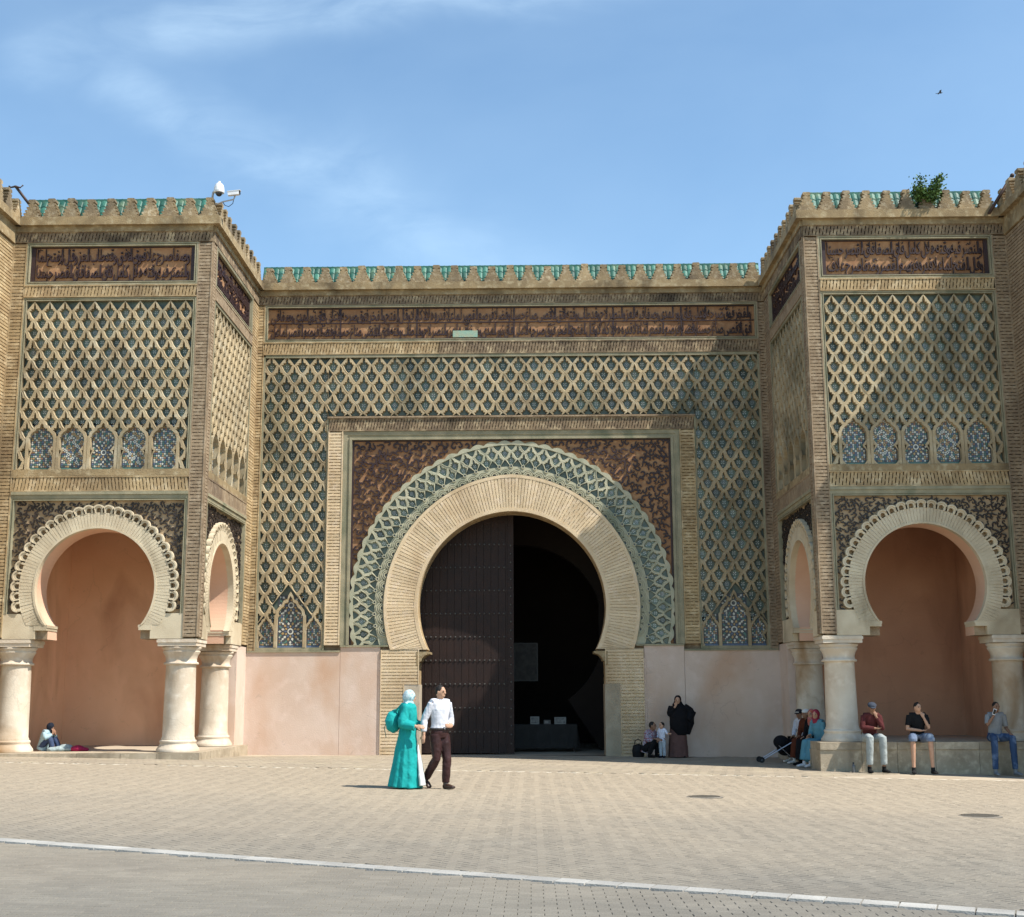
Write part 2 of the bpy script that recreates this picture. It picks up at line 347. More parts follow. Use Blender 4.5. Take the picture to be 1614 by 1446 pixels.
ZC = [lin(206, 204, 190), lin(176, 146, 96), lin(84, 124, 112), lin(92, 108, 134), lin(74, 76, 80), lin(150, 112, 88)]
MZ = [mat('mosaic_%s' % n, c, tuple(k*.8 for k in c), 20, .4, 0, spec=.4) for n, c in zip(('white', 'ochre', 'green', 'blue', 'black', 'clay'), ZC)]
def mosaic(name, F, uc, w, v0, v1, n, kind, parent):
    """panel of cut tile pieces: a dark bed with stars, kites and rosettes laid on it"""
    mb = MB(); q = w/2
    mb.poly([F(uc-q, v0, n), F(uc+q, v0, n), F(uc+q, v1, n), F(uc-q, v1, n)], 4)
    def piece(cx, cy, pts, m, d=.004):
        P = [(cx+x, cy+y) for x, y in pts]
        if any(abs(x-uc) > q or y < v0+.06 or y > v1 for x, y in P): return
        mb.poly([F(x, y, n+d) for x, y in P], m)
    def reg(r, k, rot=0, r2=None):
        if r2 is None: return [(r*cos(rot+2*pi*i/k), r*sin(rot+2*pi*i/k)) for i in range(k)]
        return [((r if i % 2 == 0 else r2)*cos(rot+pi*i/k), (r if i % 2 == 0 else r2)*sin(rot+pi*i/k)) for i in range(2*k)]
    def rosette(cx, cy, R, cols):
        piece(cx, cy, reg(R*.16, 12), 4, .007); piece(cx, cy, reg(R*.26, 12), cols[0], .006)
        for ring, (rr, kk, sz) in enumerate(((.42, 12, .085), (.66, 12, .11), (.9, 16, .10))):
            for i in range(kk):
                a = 2*pi*i/kk+(ring % 2)*pi/kk
                piece(cx+R*rr*cos(a), cy+R*rr*sin(a), [(R*sz*1.35*cos(a), R*sz*1.35*sin(a)), (-R*sz*sin(a), R*sz*cos(a)), (-R*sz*1.35*cos(a), -R*sz*1.35*sin(a)), (R*sz*sin(a), -R*sz*cos(a))], cols[(ring+1+(i % 2)) % len(cols)], .006)
    g = .05
    skip = []
    if kind == 'rose2': skip = [(uc, v0+w*.62, w*.46), (uc, v0+w*1.62, w*.46)]
    elif kind == 'rose': skip = [(uc, v0+w*.72, w*.44)]
    ni = int(w/g)+1; nj = int((v1-v0)/g)+1
    for i in range(-ni, ni+1):
        for j in range(0, nj):
            x = uc+i*g; y = v0+.09+j*g
            if any((x-a)**2+(y-b)**2 < (r*1.0)**2 for a, b, r in skip): continue
            if kind == 'diamond' and (i+j) % 4 == 0 and (i-j) % 4 == 0:
                piece(x, y, reg(g*.95, 4), 0 if ((i+j)//4) % 2 else 1, .006); piece(x, y, reg(g*.35, 8), 4, .008)
            elif (i+j) % 2 == 0: piece(x, y, reg(g*.60, 8, 0, g*.38), [0, 1, 0, 2, 3, 0, 5][(i*3+j*5) % 7])
            else: piece(x, y, reg(g*.40, 4, (i % 2)*pi/4), [2, 3, 0, 2, 1][(i*2+j) % 5])
    for a, b, r in skip: rosette(a, b, r, [0, 3, 1, 0, 2, 5])
    k = max(2, int(w/.12)); base = 3 if kind == 'rose2' or kind == 'small' else 2
    for i in range(k):
        mb.poly([F(uc-q+w*(i+.02)/k, v0, n+.005), F(uc-q+w*(i+.98)/k, v0, n+.005), F(uc-q+w*(i+.98)/k, v0+.055, n+.005), F(uc-q+w*(i+.02)/k, v0+.055, n+.005)], base)
    return mb.build(name, MZ, parent)
def niche_outline(w, vs, vt):
    """half-open outline of an ogee niche from right foot over the tip to left foot; v relative to the foot"""
    q = w/2; hs = vt-vs
    R = [(q, 0), (q, vs), (q*.93, vs+.02), (q*.88, vs+hs*.22), (q*.66, vs+hs*.40), (q*.52, vs+hs*.47), (q*.44, vs+hs*.62), (q*.20, vs+hs*.68), (q*.14, vs+hs*.84), (0, vt)]
    return R+[(-x, y) for x, y in R[-2::-1]]
def niche(parent, F, uc, w, v0, vs, vt, rib, n0, n1, kind):
    mosaic('mosaic', F, uc, w, v0, v0+vt+.02, n0, kind, parent)
    mb = MB(); inn = niche_outline(w, vs, vt); out = niche_outline(w+2*rib, vs+rib*.3, vt+rib*1.5)
    for k in range(len(inn)-1):
        a, b, c, d = inn[k], inn[k+1], out[k+1], out[k]
        P = lambda q, n: F(uc+q[0], v0+q[1], n)
        mb.poly([P(d, n1), P(c, n1), P(b, n1), P(a, n1)]); mb.poly([P(a, n1), P(b, n1), P(b, n0), P(a, n0)]); mb.poly([P(d, n0), P(c, n0), P(c, n1), P(d, n1)])
    mb.build('niche_arch', M_RIB, parent)

def lattice(parent, F, rects, niches, p, h, u_off, v_top, n0=-.11, n1=.016, tiles=True, region=None, name='lattice'):
    """rects: list of (u0,u1,v0,v1); region(cu,cv) gives the clip rectangle of the cell"""
    U0 = min(r[0] for r in rects); U1 = max(r[1] for r in rects); V0 = min(r[2] for r in rects); V1 = max(r[3] for r in rects)
    mb = MB()
    for (a, b, c, d) in rects: mb.poly([F(a, c, n0-.004), F(b, c, n0-.004), F(b, d, n0-.004), F(a, d, n0-.004)])
    mb.build('tile_backing', M_TEAL, parent)
    cen = []; row = 0; v = v_top
    while v > V0-h:
        k = -2
        while True:
            u = U0+u_off+(k+(row % 2)*.5)*p; k += 1
            if u > U1+p: break
            if any(abs(u-nu) < nw*.47 and v < nv+.18-.28*abs(u-nu)/(.25*nw) for nu, nw, nv in niches): continue
            cen.append((u, v))
        v -= h; row += 1
    def clampf(u, v):
        r = region(u, v) if region else (U0, U1, V0, V1)
        if r is None or u < r[0]-p*.3 or u > r[1]+p*.3 or v < r[2]-h*.6 or v > r[3]+h*.7: return None
        return r
    mb = MB(); cells(mb, lambda a, b, n: F(a, b, n), cen, p, h, n0, n1, clampf)
    o = mb.build(name, M_RIB, parent); fix_normals(o)
    spots = []
    for u, v in cen:
        r = clampf(u, v)
        if r and r[0]+.05 < u < r[1]-.05 and r[2]+h*.5 < v < r[3]-h*.5: spots.append((u, v))
    if tiles: lay_tiles(parent, F, spots, p, h, n0+.004)
    else: lay_tiles(parent, F, spots, p, h, n0+.004, 0)
    return o

def scroll(mb, F, cx, cy, R, ang, hand, n0, n1, tail=1.0, m=0):
    """one carved scroll: a spiral curl that thins into a tail"""
    pts = []; K = 9
    for i in range(K+1):
        t = i/K; a = ang+hand*(t*4.4); r = R*(.28+.72*t**.8)
        pts.append((cx+r*cos(a), cy+r*sin(a)))
    a = ang+hand*4.4; dx, dy = -sin(a)*hand, cos(a)*hand; lx, ly = pts[-1]
    for i in (1, 2, 3):
        k = i/3*tail*R*1.3; bend = (i/3)**2*R*.7
        pts.append((lx+dx*k+cos(a)*bend, ly+dy*k+sin(a)*bend))
    W = [R*.10]+[R*(.175+.11*sin(pi*i/(len(pts)-1))) for i in range(1, len(pts)-1)]+[R*.05]
    L, Rr = [], []
    for i, (x, y) in enumerate(pts):
        x0, y0 = pts[max(i-1, 0)]; x1, y1 = pts[min(i+1, len(pts)-1)]; d = sqrt((x1-x0)**2+(y1-y0)**2) or 1
        nx, ny = -(y1-y0)/d, (x1-x0)/d; L.append((x+nx*W[i], y+ny*W[i])); Rr.append((x-nx*W[i], y-ny*W[i]))
    for i in range(len(pts)-1):
        a, b, c, d = Rr[i], Rr[i+1], L[i+1], L[i]
        mb.poly([F(*a, n1), F(*b, n1), F(*c, n1), F(*d, n1)], m); mb.poly([F(*a, n0), F(*b, n0), F(*b, n1), F(*a, n1)], m); mb.poly([F(*d, n1), F(*c, n1), F(*c, n0), F(*d, n0)], m)
def arabesque(name, F, u0, u1, v0, v1, inside, R, n0, n1, parent, m, seed=1, keep=1.):
    rnd = random.Random(seed); mb = MB(); grid = {}; d = R*1.7; pts = []
    tries = int((u1-u0)*(v1-v0)/(d*d)*30)
    for _ in range(tries):
        x, y = rnd.uniform(u0+R, u1-R), rnd.uniform(v0+R, v1-R)
        if not inside(x, y, R*.9): continue
        gx, gy = math.floor(x/d), math.floor(y/d)
        if any((x-a)**2+(y-b)**2 < d*d for i in (-1, 0, 1) for j in (-1, 0, 1) for a, b in grid.get((gx+i, gy+j), ())): continue
        grid.setdefault((gx, gy), []).append((x, y)); pts.append((x, y))
    for x, y in pts:
        if rnd.random() > keep: continue
        scroll(mb, F, x, y, R*rnd.uniform(.72, .98), rnd.uniform(0, 6.28), rnd.choice((-1, 1)), n0, n1+rnd.uniform(0, .004), rnd.uniform(.4, .9))
        for k in range(1):
            a = rnd.uniform(0, 6.28); X, Y = x+cos(a)*R*1.1, y+sin(a)*R*1.1
            if inside(X, Y, R*.5) and u0+R*.5 < X < u1-R*.5 and v0+R*.5 < Y < v1-R*.5: scroll(mb, F, X, Y, R*.42, rnd.uniform(0, 6.28), rnd.choice((-1, 1)), n0, n1-.006+rnd.uniform(0, .004), .8)
    return mb.build(name, m, parent, kind='stuff')

# --- joined Arabic letter forms (isolated, final, initial, medial)
AR = {'ا': 'FE8D FE8E', 'خ': 'FEA5 FEA6 FEA7 FEA8', 'ب': 'FE8F FE90 FE91 FE92', 'ت': 'FE95 FE96 FE97 FE98', 'ة': 'FE93 FE94', 'ج': 'FE9D FE9E FE9F FEA0', 'ح': 'FEA1 FEA2 FEA3 FEA4',
      'د': 'FEA9 FEAA', 'ر': 'FEAD FEAE', 'ز': 'FEAF FEB0', 'س': 'FEB1 FEB2 FEB3 FEB4', 'ش': 'FEB5 FEB6 FEB7 FEB8', 'ص': 'FEB9 FEBA FEBB FEBC', 'ض': 'FEBD FEBE FEBF FEC0',
      'ط': 'FEC1 FEC2 FEC3 FEC4', 'ع': 'FEC9 FECA FECB FECC', 'غ': 'FECD FECE FECF FED0', 'ف': 'FED1 FED2 FED3 FED4', 'ق': 'FED5 FED6 FED7 FED8', 'ك': 'FED9 FEDA FEDB FEDC',
      'ل': 'FEDD FEDE FEDF FEE0', 'م': 'FEE1 FEE2 FEE3 FEE4', 'ن': 'FEE5 FEE6 FEE7 FEE8', 'ه': 'FEE9 FEEA FEEB FEEC', 'و': 'FEED FEEE', 'ي': 'FEF1 FEF2 FEF3 FEF4', 'ى': 'FEEF FEF0'}
AR = {k: [chr(int(x, 16)) for x in v.split()] for k, v in AR.items()}
def shape_arabic(text):
    out = []
    for w in text.split(' '):
        g = []; prev = False; i = 0
        while i < len(w):
            c = w[i]
            if c == 'ل' and i+1 < len(w) and w[i+1] == 'ا':
                g.append(chr(0xFEFC) if prev else chr(0xFEFB)); prev = False; i += 2; continue
            f = AR[c]; nxt = i+1 < len(w); dual = len(f) == 4
            g.append(f[3] if dual and prev and nxt else f[2] if dual and nxt else f[1] if prev else f[0])
            prev = dual and nxt; i += 1
        out.append(''.join(reversed(g)))
    return ' '.join(reversed(out))
GLYPHS = {}
def glyph(ch):
    if ch not in GLYPHS:
        c = bpy.data.curves.new('glyph', 'FONT'); c.body = ch; c.resolution_u = 2; c.offset = .007
        o = bpy.data.objects.new('glyph', c); COL.objects.link(o)
        dg = bpy.context.evaluated_depsgraph_get(); me = bpy.data.meshes.new_from_object(o.evaluated_get(dg))
        bm = bmesh.new(); bm.from_mesh(me); bmesh.ops.remove_doubles(bm, verts=bm.verts, dist=.004)
        edges = [[tuple(v.co.xy) for v in e.verts] for e in bm.edges if len(e.link_faces) == 1]
        faces = [[tuple(v.co.xy) for v in f.verts] for f in bm.faces]
        # keep the direction of each rim edge as its face sees it
        rim = []
        for f in bm.faces:
            for l in f.loops:
                if len(l.edge.link_faces) == 1: rim.append((tuple(l.vert.co.xy), tuple(l.link_loop_next.vert.co.xy)))
        flip = sum(f.normal.z for f in bm.faces) < 0
        xs = [v.co.x for v in bm.verts] or [0]
        bm.free(); bpy.data.objects.remove(o); bpy.data.curves.remove(c); bpy.data.meshes.remove(me)
        GLYPHS[ch] = (faces, rim, min(xs), max(xs), flip)
    return GLYPHS[ch]
def lettering(name, F, lines, u0, u1, n0, n1, parent, m):
    """lines: (text, baseline v, height); each is stretched to fill u0..u1"""
    mb = MB()
    for text, vb, hh in lines:
        s = shape_arabic(text); seq = []; w = 0
        for ch in s:
            if ch == ' ': w += .10; continue
            g = glyph(ch); seq.append((g, w-g[2])); w += g[3]-g[2]-.012
        kx = (u1-u0)/w; ky = hh/.74
        for (faces, rim, _, _, flip), x0 in seq:
            P = lambda q, n: F(u0+(x0+q[0])*kx, vb+max(q[1], -.27)*ky, n)
            for f in faces: mb.poly([P(q, n1) for q in (f[::-1] if flip else f)])
            for a, b in rim:
                if flip: a, b = b, a
                mb.poly([P(a, n0), P(b, n0), P(b, n1), P(a, n1)])
    return mb.build(name, m, parent, kind='stuff')

def merlon_mesh(F, pitch, hh, depth=.22):
    G = Frame((0, 0, 0), F.u); mb = MB(); K = 5; R = []
    for k in range(K):
        w = pitch*(.47-.070*k); z = hh*(.05+.80*k/K)
        R += [(w, z), (w+.004, z+hh*.07), (w-pitch*.13, z+hh*.10)]
    R = [(pitch*.475, 0)]+R+[(pitch*.19, hh*.86), (pitch*.19, hh*.97), (pitch*.15, hh)]
    poly = R+[(-x, y) for x, y in reversed(R)]
    b = [G(x, y, 0) for x, y in poly]; a = [G(x, y, -depth) for x, y in poly]
    mb.hexa(a, b); return mb.mesh('merlon')
def battlement(parent, F, u0, u1, v0, n, pitch, hh=.53, tu0=None, tu1=None):
    k = max(1, round((u1-u0)/pitch)); p = (u1-u0)/k; me = merlon_mesh(F, p, hh); me.materials.append(M_MERLON)
    for i in range(k):
        o = link('merlon', me, [], parent, loc=F(u0+(i+.5)*p, v0-random.uniform(0, .03), n+random.uniform(-.012, .012))); o.rotation_euler = (random.uniform(-.02, .02), random.uniform(-.025, .025), random.uniform(-.02, .02)); o.scale = (1, 1, random.uniform(.93, 1.02))
    # green glazed roof tiles climbing behind the merlons
    u0 = u0 if tu0 is None else tu0; u1 = u1 if tu1 is None else tu1
    mb = MB(); tp = .15; q = max(1, round((u1-u0)/tp)); tp = (u1-u0)/q
    for i in range(q):
        a = u0+i*tp
        for j in range(3):
            n_a, n_b = n-.24-.09*j, n-.24-.09*(j+1)-.02; va, vb = v0+.0+.215*j, v0+.0+.215*(j+1)+.01; t = random.uniform(-1, 1)
            prof = [(.02, 0), (.2, .035), (.5, .05), (.8, .035), (.98, 0)]
            for (x0, h0), (x1, h1) in zip(prof[:-1], prof[1:]):
                mb.poly([F(a+tp*x0, va+h0, n_a), F(a+tp*x1, va+h1, n_a), F(a+tp*x1, vb+h1*.8, n_b), F(a+tp*x0, vb+h0*.8, n_b)], 0, t)
            mb.poly([F(a+tp*x, va+hh2, n_a) for x, hh2 in prof], 0, t)
    for (a, b, c, d) in ((v0-.02, v0+.64, n-.24, n-.52),):
        mb.poly([F(u0, a, c), F(u1, a, c), F(u1, b, d), F(u0, b, d)], 0, -.6)
    mb.hexa([F(u0, v0+.60, n-.50), F(u1, v0+.60, n-.50), F(u1, v0+.60, n-.75), F(u0, v0+.60, n-.75)], [F(u0, v0+.675, n-.50), F(u1, v0+.675, n-.50), F(u1, v0+.675, n-.75), F(u0, v0+.675, n-.75)])
    mb.build('roof_tiles', M_GREEN, parent, kind='stuff')

# --- arches
def plate_with_hole(mb, F, rect, uc, vc, hole, th0, n0, n1, m=0, mi=None, K=72):
    """wall plate pierced by a horseshoe opening that runs down to the foot of the plate; hole(th) gives the radius"""
    u0, u1, v0, v1 = rect
    ths = {th0, pi-th0}
    for k in range(K+1): ths.add(th0+(pi-2*th0)*k/K)
    for (a, b) in ((u0, v0), (u0, v1), (u1, v0), (u1, v1)):
        t = atan2(b-vc, a-uc)
        if t < -pi/2: t += 2*pi
        if th0 < t < pi-th0: ths.add(t)
    ths = sorted(ths)
    def outer(t):
        c, s = cos(t), sin(t); r = 1e9
        if c > 1e-9: r = min(r, (u1-uc)/c)
        if c < -1e-9: r = min(r, (u0-uc)/c)
        if s > 1e-9: r = min(r, (v1-vc)/s)
        if s < -1e-9: r = min(r, (v0-vc)/s)
        return r
    P = lambda t, r, n: F(uc+r*cos(t), vc+r*sin(t), n)
    for a, b in zip(ths[:-1], ths[1:]):
        ha, hb, oa, ob = hole(a), hole(b), outer(a), outer(b)
        mb.poly([P(a, ha, n1), P(a, oa, n1), P(b, ob, n1), P(b, hb, n1)], m)
        mb.poly([P(b, hb, n0), P(b, ob, n0), P(a, oa, n0), P(a, ha, n0)], m)
        mb.poly([P(a, ha, n0), P(a, ha, n1), P(b, hb, n1), P(b, hb, n0)], m if mi is None else mi)
        mb.poly([P(b, ob, n0), P(b, ob, n1), P(a, oa, n1), P(a, oa, n0)], m)
def ring(mb, F, uc, vc, ri, ro, th0, n0, n1, m=0, K=72, inner=True, outer=True):
    """ri, ro: radius functions of the angle"""
    P = lambda t, r, n: F(uc+r*cos(t), vc+r*sin(t), n)
    for k in range(K):
        a = th0+(pi-2*th0)*k/K; b = th0+(pi-2*th0)*(k+1)/K
        mb.poly([P(a, ri(a), n1), P(a, ro(a), n1), P(b, ro(b), n1), P(b, ri(b), n1)], m)
        if inner: mb.poly([P(a, ri(a), n0), P(a, ri(a), n1), P(b, ri(b), n1), P(b, ri(b), n0)], m)
        if outer: mb.poly([P(a, ro(a), n1), P(a, ro(a), n0), P(b, ro(b), n0), P(b, ro(b), n1)], m)
    for t, fl in ((th0, 0), (pi-th0, 1)):
        q = [P(t, ri(t), n0), P(t, ro(t), n0), P(t, ro(t), n1), P(t, ri(t), n1)]
        mb.poly(q[::-1] if fl else q, m)
def pointed(hw, c):
    """slightly pointed arch: radius from the centre towards angle t"""
    R = hw+c
    def f(t):
        k = abs(cos(t)); return -c*k+sqrt(max(0, R*R-c*c*(1-k*k)))
    return f
def ring_bricks(mb, F, uc, vc, ri, ro, th0, n0, n1, pitch, slot=.022, seg=.2, bridge=.05):
    rm = (ri(pi/2)+ro(pi/2))/2; k = round((pi-2*th0)*rm/pitch); dth = (pi-2*th0)/k
    P = lambda t, r, n: F(uc+r*cos(t), vc+r*sin(t), n)
    for i in range(k):
        a = th0+i*dth; g = slot/rm; b = a+dth-g; r0, r1 = ri(a), ro(a); jn = random.uniform(-.004, .004)
        q = [(a, r0), (a, r1), (b, r1), (b, r0)]
        mb.hexa([P(t, r, n0) for t, r in q], [P(t, r, n1+jn) for t, r in q], 0, (0, 1), random.uniform(-1, 1))
        r = r0-(seg*.5 if i % 2 else 0)
        while r < r1 and i < k-1:
            c0, c1 = max(r, r0), min(r+bridge, r1)
            if c1-c0 > .01:
                q = [(b, c0), (b, c1), (b+g, c1), (b+g, c0)]
                mb.hexa([P(t, x, n0) for t, x in q], [P(t, x, n1-.008) for t, x in q], 0, (0, 1), random.uniform(-1, 1))
            r += seg
# ------------------------------------------------------------------ ground
def gz(x, y):
    t = min(max(-y/5.3, 0), 1); b = .008+.013*t
    return .03*t-b*min(max(x, -14), 14)
M_GROUND = mat('dusty_ground', (.39, .32, .235), (.355, .29, .212), .35, .95, .3, 25, stain=(lin(150, 132, 106), .5, .4, (1, 1, 1)), c3=(.46, .385, .28))
M_PAVER = mat('grey_paver', (.192, .174, .142), (.165, .151, .126), .5, .85, .4, 60, c3=(.215, .195, .16), rnd=.05, tint=.065, stain=(lin(112, 107, 98), .6, .3, (1, 1, 1)), dust=((.325, .266, .192), -25.5, -14.5))
M_PAVER2 = mat('tan_paver', (.345, .285, .207), (.29, .24, .177), .3, .88, .4, 60, c3=(.36, .30, .21), tint=.10, rnd=.08)
M_WHITEP = mat('white_paver', (.38, .365, .33), (.29, .277, .25), 2, .85, .4, 50, rnd=.12)
def make_ground():
    mb = MB()
    xs = [-400, -60, -30]+[-14+i for i in range(29)]+[30, 60, 400]; ys = [-400, -80, -45]+[-36+i for i in range(37)]+[.4]
    for i in range(len(xs)-1):
        for j in range(len(ys)-1):
            mb.poly([(x, y, gz(x, y)) for x, y in ((xs[i], ys[j]), (xs[i+1], ys[j]), (xs[i+1], ys[j+1]), (xs[i], ys[j+1]))])
    mb.poly([(-400, .4, -.02), (400, .4, -.02), (400, 400, -.02), (-400, 400, -.02)])
    g = mb.build('ground', M_GROUND, kind='structure')
    g['label'] = 'dusty beige square in front of the gate'
    return g
GROUND = make_ground()
LA, LB = Vector((-5.01, -21.81)), Vector((4.25, -25.27))            # white line
LD = (LB-LA).normalized(); LN = Vector((-LD.y, LD.x))
def paver_faces(mb, cx, cy, w, h, ang, z, t, top=.022):
    c, s = cos(ang), sin(ang); q = []
    for a, b in ((-w/2, -h/2), (w/2, -h/2), (w/2, h/2), (-w/2, h/2)): q.append((cx+a*c-b*s, cy+a*s+b*c))
    j = [random.uniform(-.0022, .0022) for _ in range(4)]; e = .004
    base = [(x, y, gz(x, y)-.01) for x, y in q]; mid = [(x, y, gz(x, y)+top-.005+k) for (x, y), k in zip(q, j)]
    up = []
    for (a, b), k in zip(((-w/2+e, -h/2+e), (w/2-e, -h/2+e), (w/2-e, h/2-e), (-w/2+e, h/2-e)), j):
        x, y = cx+a*c-b*s, cy+a*s+b*c; up.append((x, y, gz(x, y)+top+k))
    mb.hexa(base, mid, 0, (0, 0), t); mb.hexa(mid, up, 0, (0, 1), t)
def in_view(x, y, m=.6):
    d = y+35.558; return 8.6 < d and y < -7.9 and abs(x-.5+d*.0137) < d*.402+m
def make_paving():
    rnd = random.Random(3)
    pave = thing('pavement', 'grey block paving across the foreground', 'pavement'); pave['kind'] = 'structure'; del pave['category']
    near, far = [], []
    W, Hh = .20, .10
    # running courses on the near side of the white line
    y = -27.2; row = 0
    while y < -19.6:
        x = -8+(row % 2)*W/2
        while x < 8:
            s = (Vector((x, y))-LA).dot(LN)
            if s < -.155 and in_view(x, y): near.append((x, y, W-.003, Hh-.003, 0))
            x += W
        y += Hh; row += 1
    # herringbone beyond it
    R = radians(45)
    for i in range(-260, 260):
        for j in range(-260, 260):
            k = (i-j) % 4
            if k == 0: a, b, an = (i+1)*Hh, (j+.5)*Hh, 0
            elif k == 2: a, b, an = (i+.5)*Hh, (j+1)*Hh-Hh, pi/2
            else: continue
            x, y = a*cos(R)-b*sin(R), a*sin(R)+b*cos(R)-19
            if y > -8.05: continue
            s = (Vector((x, y))-LA).dot(LN)
            if s > .155 and in_view(x, y): far.append((x, y, W-.004, Hh-.004, an+R))
    near.sort(key=lambda q: (q[1]+35.5)**2+q[0]**2)
    single = near[:250]
    me = None
    base = MB(); c = 0
    e = .003; w, h = W-.0025, Hh-.0025
    base.hexa([(-w/2, -h/2, -.03), (w/2, -h/2, -.03), (w/2, h/2, -.03), (-w/2, h/2, -.03)], [(-w/2, -h/2, -.005), (w/2, -h/2, -.005), (w/2, h/2, -.005), (-w/2, h/2, -.005)], 0, (0, 0))
    base.hexa([(-w/2, -h/2, -.005), (w/2, -h/2, -.005), (w/2, h/2, -.005), (-w/2, h/2, -.005)], [(-w/2+e, -h/2+e, 0), (w/2-e, -h/2+e, 0), (w/2-e, h/2-e, 0), (-w/2+e, h/2-e, 0)], 0, (0, 1))
    me = base.mesh('paver'); me.materials.append(M_PAVER)
    for (x, y, w, h, a) in single:
        o = link('paver', me, [], pave, loc=(x, y, gz(x, y)+.022+rnd.uniform(-.003, .002))); o.rotation_euler = (rnd.uniform(-.006, .006), .021+rnd.uniform(-.005, .005), rnd.uniform(-.01, .01))
    mb = MB()
    for (x, y, w, h, a) in near[250:]: paver_faces(mb, x, y, w, h, a+rnd.uniform(-.01, .01), 0, rnd.uniform(-1, 1))
    for (x, y, w, h, a) in far: paver_faces(mb, x, y, w, h, a+rnd.uniform(-.01, .01), 0, rnd.uniform(-1, 1))
    mb.build('paver_field', M_PAVER, pave, kind='stuff')
    # sand bed under the blocks
    mb = MB(); n = 24
    bed = mat('joint_sand', (.165, .150, .122), (.14, .126, .104), 3, .95, dust=((.30, .246, .178), -25.5, -14.5))
    for i in range(n):
        for j in range(20):
            x0, x1 = -14+i*28/n, -14+(i+1)*28/n; y0, y1 = -28+j*20/20, -28+(j+1)*20/20
            mb.poly([(x, y, gz(x, y)+.006) for x, y in ((x0, y0), (x1, y0), (x1, y1), (x0, y1))])
    mb.build('sand_bed', bed, pave)
    # white line of single blocks
    line = thing('white_paving_line', 'white line of paving blocks running diagonally across the square', 'line', (0, -23, 0)); line['kind'] = 'structure'; del line['category']
    p = LA-LD*2.0
    me = MB(); w, h = .278, .225; me.hexa([(-w/2, -h/2, -.03), (w/2, -h/2, -.03), (w/2, h/2, -.03), (-w/2, h/2, -.03)], [(-w/2+.004, -h/2+.004, 0), (w/2-.004, -h/2+.004, 0), (w/2-.004, h/2-.004, 0), (-w/2+.004, h/2-.004, 0)], 0, (0, 1))
    me = me.mesh('white_paver'); me.materials.append(M_WHITEP)
    for k in range(64):
        q = p+LD*(k*.285)+LN*.05*sin(k*.23)*.4
        if not in_view(q.x, q.y, 1): continue
        o = link('white_paver', me, [], line, loc=(q.x, q.y, gz(q.x, q.y)+.032)); o.rotation_euler = (0, .02, atan2(LD.y, LD.x)+rnd.uniform(-.02, .02))
    # strip of diagonal blocks along the foot of the building, edged by a pale kerb line
    st = thing('paved_strip', 'strip of tan paving blocks along the foot of the gate', 'pavement', (0, -4, 0)); st['kind'] = 'structure'; del st['category']
    mb = MB()
    for i in range(-60, 60):
        for j in range(-30, 30):
            a, b = (i+.5*(j % 2))*.40, j*.20; x, y = a*cos(.62)-b*sin(.62)+1, a*sin(.62)+b*cos(.62)-4
            if -7.7 < y < -.15 and abs(x) < 14: paver_faces(mb, x, y, .385, .185, .62, 0, rnd.uniform(-1, 1), .016)
    mb.build('paver_field', M_PAVER2, st, kind='stuff')
    mb = MB()
    for k in range(70):
        x = -14+k*.4; 
        if rnd.random() < .12: continue
        paver_faces(mb, x+.2, -7.95, .39, .10, 0, 0, 0, .018)
    mb.build('kerb_line', mat('pale_kerb', (.60, .54, .43), None, rough=.9), st, kind='stuff')
make_paving()
for (x, y, r, lab) in ((3.31, -14.08, .31, 'dark drain cover set in the square nearer the gate'), (6.85, -16.7, .31, 'dark round drain cover set in the square at far right')):
    t = thing('drain_cover', lab, 'drain cover', (x, y, gz(x, y)), 'drain covers in the square')
    mb = MB(); K = 20; z = gz(x, y)+.024
    for k in range(K):
        a, b = 2*pi*k/K, 2*pi*(k+1)/K
        mb.poly([(x+r*cos(a), y+r*sin(a), z), (x+r*cos(b), y+r*sin(b), z), (x+r*.86*cos(b), y+r*.86*sin(b), z+.012), (x+r*.86*cos(a), y+r*.86*sin(a), z+.012)])
    mb.build('rim', mat('drain_rim', (.22, .19, .15), (.17, .15, .12), 6, .8, .3), t)
    mb = MB(); mb.poly([(x+r*.86*cos(2*pi*k/K), y+r*.86*sin(2*pi*k/K), z+.002) for k in range(K)])
    for k in range(-4, 5): hw = sqrt(max(0, (r*.8)**2-(k*.065)**2)); mb.box(x-hw, x+hw, y+k*.065-.018, y+k*.065+.018, z+.002, z+.014)
    mb.build('grate', mat('cast_iron', (.11, .095, .075), (.15, .13, .10), 12, .7, .3, metallic=.3), t)

